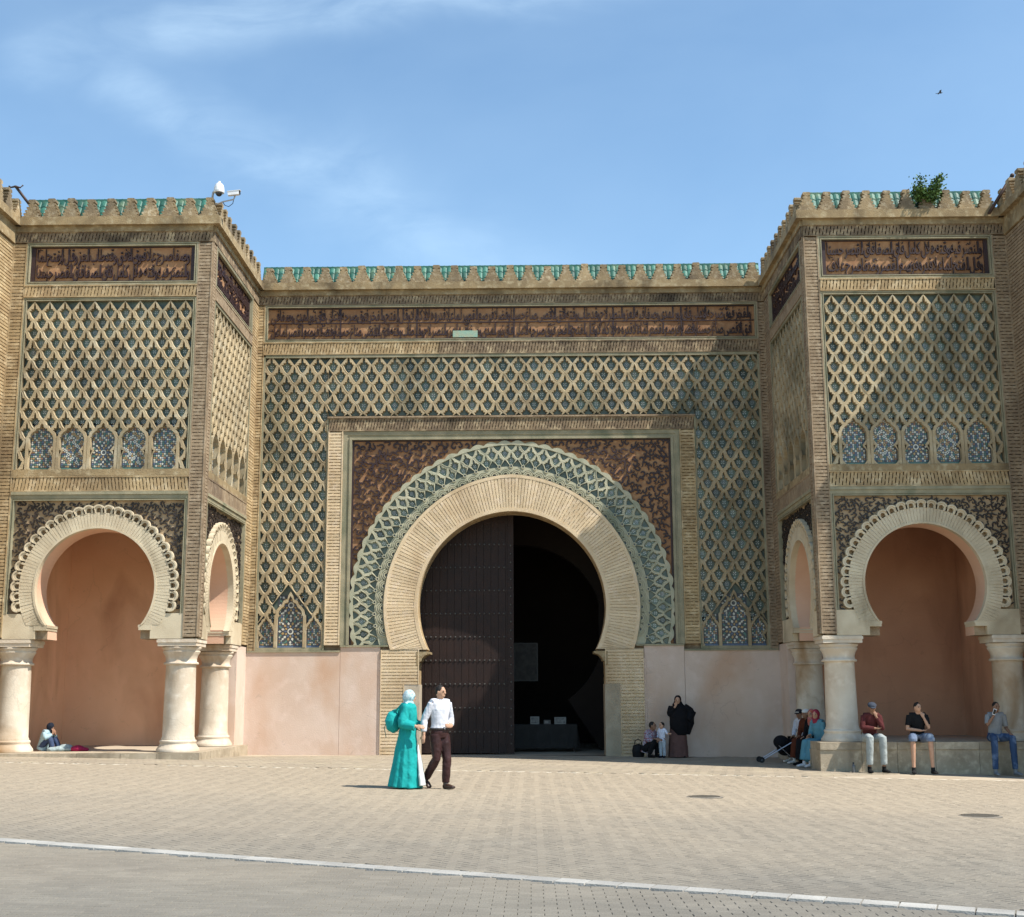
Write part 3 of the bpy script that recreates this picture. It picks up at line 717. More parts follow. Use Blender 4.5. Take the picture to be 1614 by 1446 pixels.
# ------------------------------------------------------------------ central gate
class ClampF:
    def __init__(s, F, vmin=-9, umax=99): s.F = F; s.vm = vmin; s.um = umax
    def __call__(s, a, b, c=0): return s.F(min(max(a, -s.um), s.um), max(b, s.vm), c)
CF = Frame((0, 0, 0), (1, 0, 0))
Z_SLAB, Z_TOP = 13.13, 13.335
GATE = thing('gate_wall', 'central gate wall with huge horseshoe arch between the two towers', 'gate')
A = 7.29; VC = 4.04
arc_in = pointed(2.6, .04); arc_ring = pointed(3.54, .143); arc_tile = pointed(4.45, .143)
def hole_c(t):
    r = arc_in(t)
    if VC+r*sin(t) < 2.78: r = 2.55/max(abs(cos(t)), 1e-6)
    return r
def gate():
    F = CF; TH = atan2(-.3-VC, 2.55)
    mb = MB(); plate_with_hole(mb, F, (-A-.4, A+.4, -.3, 13.25), 0, VC, hole_c, TH, -.80, -.12, 0, 1, 110)
    mb.build('wall', [M_GREYBRICK, M_BRICK], GATE)
    # plastered dado
    mb = MB()
    for s in (-1, 1):
        a, b = sorted((s*4.72, s*(A+.1))); F.box(mb, a, b, -.3, 2.80, -.13, 0)
        a, b = sorted((s*3.62, s*4.712)); F.box(mb, a, b, -.3, 2.94, -.13, -.012)
        a, b = sorted((s*3.60, s*3.66)); F.box(mb, a, b, -.3, 2.60, -.13, .006)
    mb.build('dado', M_PINK, GATE)
    mb = MB()
    for s in (-1, 1):
        a, b = sorted((s*4.72, s*A)); F.box(mb, a, b, 2.80, 2.845, -.13, .035)
        a, b = sorted((s*3.40, s*4.72)); F.box(mb, a, b, 2.94, 2.985, -.13, .03)
    mb.build('dado_ledge', M_FRAME, GATE)
    # piers of the arch
    for s in (-1, 1):
        a, b = sorted((s*2.55, s*3.60)); brick_pier('brick_pier', F, a, b, 1.92, 2.86, GATE, M_BRICKL, .088, .02, .035, .02, .24)
        a, b = sorted((s*2.95, s*3.60)); brick_pier('brick_pier', F, a, b, -.2, 1.92, GATE, M_BRICKL, .088, .02, .035, .02, .24)
        a, b = sorted((s*2.53, s*2.95)); mb = MB(); F.box(mb, a, b, -.2, 1.915, -.80, .012)
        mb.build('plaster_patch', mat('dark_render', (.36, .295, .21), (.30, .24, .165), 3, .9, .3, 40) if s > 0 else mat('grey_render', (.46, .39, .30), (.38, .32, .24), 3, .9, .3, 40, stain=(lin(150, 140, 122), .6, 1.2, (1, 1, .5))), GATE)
        mb = MB(); pr = [(2.62, 2.80), (2.25, 2.80), (2.25, 2.74), (2.31, 2.73), (2.40, 2.69), (2.47, 2.61), (2.49, 2.54), (2.54, 2.53), (2.54, 2.44), (2.62, 2.44)]
        P = [(s*x, z) for x, z in (pr if s > 0 else pr[::-1])][::-1]
        mb.hexa([F(x, z, -.805) for x, z in P], [F(x, z, .03) for x, z in P]); mb.build('impost', M_STONE, GATE)
    # brick arch ring
    FC = ClampF(F, 2.86); mb = MB(); t0 = -.49
    sc = lambda f, k: (lambda t: f(t)*k)
    mid_i = lambda t: arc_in(t)+.10; mid_o = lambda t: arc_ring(t)-.09
    ring(mb, FC, 0, VC, arc_in, mid_i, t0, -.13, .032, K=110)
    ring(mb, FC, 0, VC, mid_o, arc_ring, t0, -.13, .034, K=110)
    ring(mb, FC, 0, VC, mid_i, mid_o, t0, -.13, -.004, K=110, inner=False, outer=False)
    mb.build('arch_ring_edge', M_BRICKL, GATE)
    mb = MB(); ring_bricks(mb, FC, 0, VC, mid_i, mid_o, t0, -.03, .026, .088, .017, .24); mb.build('arch_ring_bricks', M_BRICKL, GATE, kind='stuff')
    # glazed tile band round it
    FT = ClampF(F, 2.99, 4.49); t1 = -.31; N = 44; span = pi-2*t1; p = span/N; k_ = lambda t: arc_tile(t)/4.45
    pm = lambda u, v, n: FT(v*k_(u)*cos(u), VC+v*k_(u)*sin(u), n)
    mb = MB(); ring(mb, FT, 0, VC, arc_ring, lambda t: 4.46*k_(t), t1, -.12, -.085, K=120, inner=False); mb.build('tile_backing', M_TEAL, GATE)
    cen = []
    for r, off in ((3.99, .0), (4.20, .5), (4.41, .0)):
        for i in range(N+1): cen.append((t1+(i+off)*p, r))
    mb = MB(); cells(mb, pm, cen, p, .21, -.085, -.02, lambda u, v: (t1, pi-t1, 3.80, 4.43)); o = mb.build('tile_band_ribs', M_CREAMGREEN, GATE); fix_normals(o)
    me = [tile_mesh(F, .36, .21, k) for k in (0, 1)]
    for q in me:
        for mm in (M_TILE, M_TILEW, M_TILEB): q.materials.append(mm)
    for (t, r) in cen[:2*(N+1)]:
        if t < t1+.03 or t > pi-t1-.03: continue
        P = pm(t, r, -.08); 
        if abs(P.x) > 4.4 or P.z < 3.05: continue
        o = link('tile', me[r > 4.1], [], GATE, loc=P); o.rotation_euler = (0, -(t-pi/2), 0)
    # lobed outer rim, roundels and scallops
    mb = MB(); ring(mb, FT, 0, VC, lambda t: 4.40*k_(t), lambda t: (4.45+.075*abs(sin((t-t1)/p*pi)))*k_(t), t1, -.09, -.008, K=N*6); mb.build('lobed_rim', M_CREAMGREEN, GATE)
    mb = MB(); md = MB()
    ring(mb, FT, 0, VC, arc_ring, lambda t: 3.80*k_(t), t1, -.10, -.045, K=120, inner=False)
    for i in range(N):
        t = t1+(i+.5)*p; c = pm(t, 3.575, 0); er = Vector((cos(t), 0, sin(t))); et = Vector((-sin(t), 0, cos(t))); nn = Vector((0, -1, 0))
        if c.z < 3.1: continue
        for (ra, rb, h) in ((.150, .180, -.018), (.100, .128, -.006), (.052, .080, .004)):
            for k in range(10):
                a, b = pi*k/10, pi*(k+1)/10
                Q = lambda ang, r, n: c+et*(r*cos(ang))+er*(r*sin(ang))+nn*n
                mb.poly([Q(a, ra, h), Q(b, ra, h), Q(b, rb, h), Q(a, rb, h)]); mb.poly([Q(a, rb, h), Q(b, rb, h), Q(b, rb, -.05), Q(a, rb, -.05)]); mb.poly([Q(b, ra, h), Q(a, ra, h), Q(a, ra, -.05), Q(b, ra, -.05)])
        md.poly([c+et*(.045*cos(pi*k/6))+er*(.045*sin(pi*k/6))+nn*(-.04) for k in range(7)])
        c2 = pm(t1+i*p, 3.80, 0)
        if c2.z < 3.1: continue
        for k in range(8):
            a, b = 2*pi*k/8, 2*pi*(k+1)/8; Q = lambda ang, r, n: c2+et*(r*cos(ang))+er*(r*sin(ang))+nn*n
            mb.poly([Q(a, .03, 0), Q(b, .03, 0), Q(b, .055, 0), Q(a, .055, 0)]); mb.poly([Q(a, .055, 0), Q(b, .055, 0), Q(b, .055, -.06), Q(a, .055, -.06)])
        md.poly([c2+et*(.03*cos(2*pi*k/8))+er*(.03*sin(2*pi*k/8))+nn*(-.016) for k in range(8)])
    mb.build('scallops', M_CREAMGREEN, GATE, kind='stuff'); md.build('roundels', M_TILEB, GATE, kind='stuff')
    # arabesque spandrels
    mb = MB(); mb.poly([F(-4.5, 2.99, -.10), F(4.5, 2.99, -.10), F(4.5, 8.77, -.10), F(-4.5, 8.77, -.10)]); 
    mb2 = MB(); plate_with_hole(mb2, F, (-4.5, 4.5, 2.985, 8.77), 0, VC, lambda t: min(4.44*k_(t), 4.49/max(abs(cos(t)), 1e-6)), asin_safe((2.985-VC)/4.44), -.118, -.095, K=110)
    mb2.build('spandrel_ground', M_ORANGE, GATE)
    arabesque('spandrel_scrolls', F, -4.47, 4.47, 3.0, 8.74, lambda x, y, m: sqrt(x*x+(y-VC)**2) > 4.55*k_(atan2(y-VC, x) if y > VC-4 else 0)+m*.35, .092, -.096, -.055, GATE, M_GLYPH, 5)
    mb = MB(); md = MB(); F.box(mb, -4.49, 4.49, 8.70, 8.76, -.1, -.05)
    for s in (-1, 1): a, b = sorted((s*4.44, s*4.49)); F.box(mb, a, b, 3.0, 8.70, -.1, -.05)
    mb.build('spandrel_border', M_GLYPH, GATE)
    # frame of the arch
    frame_mould('arch_frame', F, -4.74, 4.74, 2.99, 8.98, .245, GATE, M_FRAME, -.12, .03, 'LRT')
    brick_band('frame_band', F, -5.165, 5.165, 8.985, 9.36, GATE, M_BRICKDARK, .082, .22, False, .05, .06, .03, .17)
    mb = MB(); F.box(mb, -5.20, 5.20, 9.36, 9.405, -.12, .09); mb.build('frame_ledge', M_GREYBRICK, GATE)
    for s in (-1, 1):
        a, b = sorted((s*4.745, s*5.165)); brick_pier('frame_pier', F, a, b, 2.99, 8.98, GATE, M_BRICKL if s < 0 else M_BRICK, .088, .05, .06, .03, .2)
    # lattice
    reg = lambda u, v: ((-7.03, 7.03, 9.43, 11.14) if abs(u) < 5.2 and v > 9.3 else (5.2, 7.03, 2.9, 11.14) if u > 5.0 else (-7.03, -5.2, 2.9, 11.14) if u < -5.0 else None)
    nich = [(s*6.12+d, w, z) for s in (-1, 1) for d, w, z in ((0, .84, 4.30), (-.66, .5, 3.62), (.66, .5, 3.62))]
    lattice(GATE, F, [(-7.05, 7.05, 9.41, 11.16), (-7.05, -5.17, 2.85, 9.41), (5.17, 7.05, 2.85, 9.41)], nich, .4416, .285, .20, 10.93, region=reg)
    for s in (-1, 1):
        niche(GATE, F, s*6.12, .72, 2.93, .86, 1.42, .075, -.106, .028, 'rose2')
        for d in (-.655, .655): niche(GATE, F, s*6.12+d, .42, 2.93, .46, .86, .06, -.106, .024, 'small')
        a, b = sorted((s*7.07, s*7.02)); mb = MB(); F.box(mb, a, b, 2.85, 11.17, -.12, .03); a, b = sorted((s*5.17, s*5.215)); F.box(mb, a, b, 2.85, 9.36, -.12, .03); 
        a, b = sorted((s*7.02, s*5.215)); F.box(mb, a, b, 2.848, 2.93, -.12, .02); mb.build('lattice_frame', M_FRAME, GATE)
        a, b = sorted((s*7.07, s*A)); brick_pier('side_pier', F, a, b, 2.85, 12.70, GATE, M_BRICK if s < 0 else M_GREYBRICK, .088, .02, .05, .03, .16)
    mb = MB(); F.box(mb, -7.02, 7.02, 11.14, 11.225, -.12, .035); mb.build('lattice_frame', M_FRAME, GATE)
    brick_band('frieze_band', F, -7.07, -2.05, 11.23, 11.60, GATE, M_BRICK, .086, .2, False, .04, .06, .03, .17)
    brick_band('frieze_band', F, -2.05, 7.07, 11.23, 11.60, GATE, M_BRICKDARK, .086, .2, False, .04, .06, .03, .17)
    # inscription
    frame_mould('frieze_frame', F, -7.07, 7.07, 11.605, 12.71, .075, GATE, M_FRAME, -.12, .03)
    mb = MB(); mb.poly([F(-7.0, 11.66, -.08), F(7.0, 11.66, -.08), F(7.0, 12.64, -.08), F(-7.0, 12.64, -.08)]); 
    fr = mb.build('frieze_ground', M_ORANGE, GATE)
    TX1 = 'والفخر فوق صرحه الاعلى فاق نور الهدى وصفا فيه العز والنصر لاح وقد طاب وقته'; TX2 = 'افق الاقصى صاغ حسنا وفضلا فرصع القصر لما علا قدره هلالا كاملا وقال الفتح'
    lettering('inscription', F, [(TX1+' '+TX2+' '+TX1[:44], 12.26, .34), (TX2+' '+TX1+' '+TX2[:43], 11.80, .35)], -6.9, 6.9, -.085, -.035, GATE, M_GLYPH)
    arabesque('inscription_flourish', F, -6.97, 6.97, 11.70, 12.60, lambda x, y, m: True, .05, -.085, -.06, GATE, M_GLYPH, 9, .06)
    mb = MB()
    for (a, b) in ((11.68, 11.715), (12.17, 12.195), (12.60, 12.635)): F.box(mb, -6.99, 6.99, a, b, -.085, -.042)
    for x in (-4.9, -2.7, .1, 2.95, 4.9): F.box(mb, x-.02, x+.02, 11.72, 12.6, -.085, -.047)
    mb.build('frieze_rule', M_GLYPH, GATE)
    mb = MB(); F.box(mb, -1.66, -.95, 11.735, 11.93, -.085, -.028); mb.build('repair_patch', mat('verdigris_patch', (.24, .38, .30), (.34, .36, .25), 6, .8, .4), GATE)
    # crown
    brick_band('crown_band', F, -A, A, 12.715, 12.985, GATE, M_BRICKDARK, .086, .2, False, .03, .05, .02, .17)
    mb = MB(); F.box(mb, -A, A, 12.985, 13.13, -.3, .07); mb.build('crown_ledge', M_STONE, GATE)
    mb = MB(); F.box(mb, -A+.18, A-.18, Z_SLAB, Z_TOP, -.8, .18, back=True); mb.build('cornice', M_STONE, GATE)
    battlement(GATE, F, -A+.05, A-.05, Z_TOP, .10, .532)
def asin_safe(x): return math.asin(max(-1, min(1, x)))
gate()

def passage():
    mb = MB()
    def inbox(x0, x1, y0, y1, z0, z1):
        v = [(x0, y0, z0), (x1, y0, z0), (x1, y1, z0), (x0, y1, z0), (x0, y0, z1), (x1, y0, z1), (x1, y1, z1), (x0, y1, z1)]
        for f in ((1, 5, 6, 2), (2, 6, 7, 3), (3, 7, 4, 0), (4, 7, 6, 5)): mb.poly([v[i] for i in f])
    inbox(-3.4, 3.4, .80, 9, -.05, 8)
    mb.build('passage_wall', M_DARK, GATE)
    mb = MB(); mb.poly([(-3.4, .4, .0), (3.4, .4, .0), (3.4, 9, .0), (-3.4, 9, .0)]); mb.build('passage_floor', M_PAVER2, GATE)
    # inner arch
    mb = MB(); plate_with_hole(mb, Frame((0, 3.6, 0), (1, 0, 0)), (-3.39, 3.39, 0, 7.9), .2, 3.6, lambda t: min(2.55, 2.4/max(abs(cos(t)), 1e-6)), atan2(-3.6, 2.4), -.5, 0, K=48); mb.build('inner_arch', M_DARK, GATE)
    # closed left leaf of upright planks with rows of iron studs; right leaf folded back against the passage wall
    for nm, F, w in (('left', Frame((-2.68, .96, 0), (1, 0, 0)), 2.70), ('right', Frame((2.82, .98, 0), (0, 1, 0)), 2.6)):
        d = bpy.data.objects.new('door_leaf', None); COL.objects.link(d); d.parent = GATE; d.matrix_parent_inverse = ROOTINV[GATE.name]; ROOTINV[d.name] = Matrix.Identity(4)
        d['label'] = 'dark studded cedar door leaf, closed' if nm == 'left' else 'dark door leaf folded back into the passage'
        if nm == 'right': F.n = Vector((-1, 0, 0))
        k = 13
        for i in range(k):
            mb = MB(); F.box(mb, i*w/k+.004, (i+1)*w/k-.004, .04, 7.2, -.06, random.uniform(-.004, .004)); mb.build('plank', M_WOOD, d)
        sm = MB()
        for a in range(5):
            for b in range(2): pass
        K = 6; rr = .030
        sm = MB(); prof = [(1, 0), (.85, .5), (.45, .85)]
        O = Frame((0, 0, 0), F.u); O.n = F.n
        for (r0, h0), (r1, h1) in zip(prof[:-1], prof[1:]):
            for q in range(K):
                a, b = 2*pi*q/K, 2*pi*(q+1)/K
                sm.poly([O(rr*r0*cos(a), rr*r0*sin(a), rr*h0), O(rr*r0*cos(b), rr*r0*sin(b), rr*h0), O(rr*r1*cos(b), rr*r1*sin(b), rr*h1), O(rr*r1*cos(a), rr*r1*sin(a), rr*h1)])
        sm.poly([O(rr*.45*cos(2*pi*q/K), rr*.45*sin(2*pi*q/K), rr*.85) for q in range(K)])
        me = sm.mesh('stud'); me.materials.append(M_IRON)
        if nm == 'left':
            for z in [.62+.655*i for i in range(10)]:
                mb = MB(); F.box(mb, .02, w-.02, z-.045, z+.045, 0, .006); mb.build('rail', M_WOOD, d)
                for i in range(19): 
                    if z < 6: link('stud', me, [], d, loc=F(.10+i*.138, z, .007))
            mb = MB(); F.box(mb, w-.14, w+.02, .02, 7.2, -.08, .035); mb.build('stile', M_WOOD, d)
            for i in range(24): link('stud', me, [], d, loc=F(w-.06, .3+i*.24, .036))
passage()

# ------------------------------------------------------------------ towers
def column(T, x, y, z0, floor, label=None):
    """round column: base rolls, slightly tapering shaft, flaring capital and square abacus"""
    def lathe(prof, K=28):
        mb = MB()
        for (r0, h0), (r1, h1) in zip(prof[:-1], prof[1:]):
            for k in range(K):
                a, b = 2*pi*k/K, 2*pi*(k+1)/K
                mb.poly([(x+r0*cos(a), y+r0*sin(a), h0), (x+r0*cos(b), y+r0*sin(b), h0), (x+r1*cos(b), y+r1*sin(b), h1), (x+r1*cos(a), y+r1*sin(a), h1)])
        bm = bmesh.new(); me = mb.mesh('l'); bm.from_mesh(me); bmesh.ops.remove_doubles(bm, verts=bm.verts, dist=1e-5); bm.to_mesh(me); bm.free()
        return me
    r = .365; b = floor
    s = link('column', lathe([(r+.02, b+.24), (r+.025, b+.30), (r+.005, b+.33), (r, b+.6), (r-.005, 1.5), (r-.02, 2.36), (r-.015, 2.38)]), M_COLUMN, T, smooth=True)
    link('base', lathe([(r+.13, b+.0), (r+.13, b+.05), (r+.11, b+.08), (r+.055, b+.16), (r+.045, b+.19), (r+.06, b+.21), (r+.062, b+.245), (r+.04, b+.265), (r-.02, b+.27)]), M_COLUMN, s, smooth=True)
    link('capital', lathe([(r-.04, 2.355), (r+.03, 2.36), (r+.045, 2.385), (r+.03, 2.415), (r-.005, 2.43), (r-.005, 2.50), (r+.02, 2.58), (r+.065, 2.65), (r+.07, 2.67), (r+.05, 2.69), (r+.05, 2.70), (r+.085, 2.73), (r+.09, 2.77), (r+.02, 2.79)]), M_COLUMN, s, smooth=True)
    mb = MB(); a = .455
    mb.box(x-a, x+a, y-a, y+a, 2.785, 2.955); mb.box(x-a-.02, x+a+.02, y-a-.02, y+a+.02, 2.87, 2.935); mb.build('abacus', M_COLUMN, s)
def lobed_arch(T, F, uc, vc, ri, rr, ro, th0, vmin, N):
    FC = ClampF(F, vmin)
    c = lambda r: (lambda t: r)
    mb = MB(); ring(mb, FC, uc, vc, c(ri), c(ri+.05), th0, -.13, .032, K=64); ring(mb, FC, uc, vc, c(ri+.05), c(rr), th0, -.13, .004, K=64, inner=False); mb.build('arch_ring_edge', M_CREAM, T)
    mb = MB(); ring_bricks(mb, FC, uc, vc, c(ri+.05), c(rr), th0, .004, .02, .075, .009, .3, .1); mb.build('arch_ring_bricks', M_CREAM, T, kind='stuff')
    # lobes: little round-headed arches standing on the ring
    mb = MB(); t1 = max(th0+.10, asin_safe((3.56-vc)/ro)); p = (pi-2*t1)/N; FL = ClampF(F, 3.50); w = p*(rr+ro)/2
    for i in range(N):
        t = t1+(i+.5)*p; er = (cos(t), sin(t)); et = (-sin(t), cos(t)); rc = rr+.055
        def Q(ang, r, n): 
            a, b = r*cos(ang), r*sin(ang)
            return FL(uc+er[0]*(rc+b)+et[0]*a, vc+er[1]*(rc+b)+et[1]*a, n)
        K = 10; r_o, r_i, r_m = w*.57, w*.24, w*.42
        for k in range(K):
            a, b = pi*k/K, pi*(k+1)/K
            mb.poly([Q(a, r_i, .03), Q(a, r_m, .03), Q(b, r_m, .03), Q(b, r_i, .03)]); mb.poly([Q(a, r_m, .052), Q(a, r_o, .052), Q(b, r_o, .052), Q(b, r_m, .052)])
            mb.poly([Q(a, r_o, .052), Q(a, r_o, -.09), Q(b, r_o, -.09), Q(b, r_o, .052)]); mb.poly([Q(b, r_i, .03), Q(b, r_i, -.09), Q(a, r_i, -.09), Q(a, r_i, .03)]); mb.poly([Q(b, r_m, .052), Q(b, r_m, .03), Q(a, r_m, .03), Q(a, r_m, .052)])
        for sgn in (-1, 1):
            # legs of the little arch down to the ring
            a0, a1 = (r_i, r_o) if sgn > 0 else (-r_o, -r_i); d = rc-rr+.01
            G = lambda a, b, n: FL(uc+er[0]*(rc+b)+et[0]*a, vc+er[1]*(rc+b)+et[1]*a, n)
            mb.hexa([G(a0, 0, -.09), G(a0, -d, -.09), G(a1*.92, -d, -.09), G(a1*.92, 0, -.09)], [G(a0, 0, .03), G(a0, -d, .03), G(a1*.92, -d, .03), G(a1*.92, 0, .03)], 0, (0, 1))
    mb.build('lobed_band', M_CREAM, T)
TXT = ['فاق القصر حسنا وفضلا نور الهدى لاح', 'وصفا صرح علا فوق الافق وقد طاب العز', 'والنصر فيه وقته هلال كامل فاق الصفا', 'وقال الفتح لما علا قدره فرصع القصر']
def face(T, F, u0, u1, la, lb, uc, arch, seed, left_mat, tiles=True, detail=1.0, dim=False, ptop=12.70):
    """one decorated face of a tower, u0..u1 wide, panels between la and lb"""
    mid = (la+lb)/2; ri, rr, ro, N = arch; vc = 4.15
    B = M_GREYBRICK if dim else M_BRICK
    for a, b, mm in ((u0, la-.03, left_mat[0]), (lb+.03, u1, left_mat[1])):
        if b-a > .05: brick_pier('brick_pier', F, a, b, 3.0, ptop, T, mm, .084, .02, .14, .03, .17, .02)
    brick_band('crown_band', F, u0, u1, 12.715, 12.985, T, M_BRICKDARK, .086, .2, False, .03, .15, .02, .17)
    mb = MB(); F.box(mb, u0, u1, 12.985, 13.13, -.3, .07); mb.build('crown_ledge', M_STONE, T)
    # inscription
    frame_mould('frieze_frame', F, la-.03, lb+.03, 11.62, 12.71, .085, T, M_FRAME, -.13, .03)
    mb = MB(); mb.poly([F(la, 11.64, -.08), F(lb, 11.64, -.08), F(lb, 12.69, -.08), F(la, 12.69, -.08)]); mb.build('frieze_ground', M_ORANGE, T)
    mb = MB()
    for (a, b) in ((11.71, 11.745), (12.595, 12.62)): F.box(mb, la+.06, lb-.06, a, b, -.085, -.042)
    F.box(mb, la+.06, la+.16, 11.745, 12.595, -.085, -.046); F.box(mb, lb-.16, lb-.06, 11.745, 12.595, -.085, -.046); mb.build('frieze_rule', M_GLYPH, T)
    lettering('inscription', F, [(TXT[seed % 4]+' '+TXT[(seed+2) % 4][:15].strip(), 12.25, .33), (TXT[(seed+1) % 4]+' '+TXT[(seed+3) % 4][:14].strip(), 11.83, .34)], la+.2, lb-.2, -.085, -.03, T, M_GLYPH)
    arabesque('inscription_flourish', F, la+.16, lb-.16, 11.75, 12.59, lambda x, y, m: True, .05, -.085, -.06, T, M_GLYPH, seed+20, .06)
    brick_band('frieze_band', F, la-.03, lb+.03, 11.30, 11.615, T, B, .084, .15, False, .04, .16, .03, .15)
    # lattice with mosaic niches
    z0, z1 = 6.95, 11.29; p = (lb-la-.1)/11; h = .25
    nich = [(mid+(k-2)*2*p, p*1.9, 8.08) for k in range(5)]
    reg = lambda u, v: (la+.05, lb-.05, z0+.05, z1-.07)
    lattice(T, F, [(la, lb, z0, z1)], nich, p, h, .05+p*.5+p*.0, z1-.33, tiles=tiles, region=reg)
    kinds = ['star', 'diamond', 'rose', 'diamond', 'star']
    for k, (nu, nw, nv) in enumerate(nich): niche(T, F, nu, 2*p-.15, z0+.05, .78, 1.14, .07, -.106, .026, kinds[k])
    frame_mould('lattice_frame', F, la-.03, lb+.03, z0, z1, .075, T, M_FRAME, -.13, .03, 'LRT')
    mb = MB(); F.box(mb, la-.03, lb+.03, 6.84, 6.999, -.13, .04); mb.build('lattice_ledge', M_STONE, T)
    brick_band('arch_band', F, la-.03, lb+.03, 6.46, 6.835, T, B, .084, .15, True, .03, .15, .03, .17)
    mb = MB(); F.box(mb, la-.03, lb+.03, 6.385, 6.455, -.13, .05); F.box(mb, la-.03, lb+.03, 6.325, 6.385, -.13, .02); mb.build('arch_ledge', M_FRAME, T)
    # arched panel
    frame_mould('arch_frame', F, la-.03, lb+.03, 3.55, 6.325, .08, T, M_FRAME, -.13, .02, 'LRT')
    mb = MB(); plate_with_hole(mb, F, (la, lb, 3.55, 6.325), uc, vc, lambda t: rr+.02, asin_safe((3.55-vc)/rr), -.125, -.085, K=64); mb.build('panel_ground', M_BUFF, T)
    arabesque('panel_scrolls', F, la+.06, lb-.06, 3.56, 6.24, lambda x, y, m: sqrt((x-uc)**2+(y-vc)**2) > ro*.98+m*.3, .062, -.086, -.05, T, M_GLYPH2, seed+40)
    # brick foot of the arch on either side, down to the abacus
    for a, b in ((la-.03, uc-ri+.06), (uc+ri-.06, lb+.03)):
        mb = MB(); F.box(mb, a, b, 2.96, 3.548, -.15, .012); mb.build('arch_foot', M_CREAM, T)
    lobed_arch(T, F, uc, vc, ri, rr, ro, asin_safe((3.28-vc)/ri), 3.28, N)
    # stepped impost
    for s in (-1, 1):
        mb = MB()
        for (hw, a, b) in ((ri*.755, 3.22, 3.285), (ri*.765, 3.16, 3.22)):
            a_, b_ = sorted((uc+s*hw, uc+s*(ri*.98))); F.box(mb, a_, b_, a, b, -.70, .018, back=True)
        mb.build('impost', M_CREAM, T)

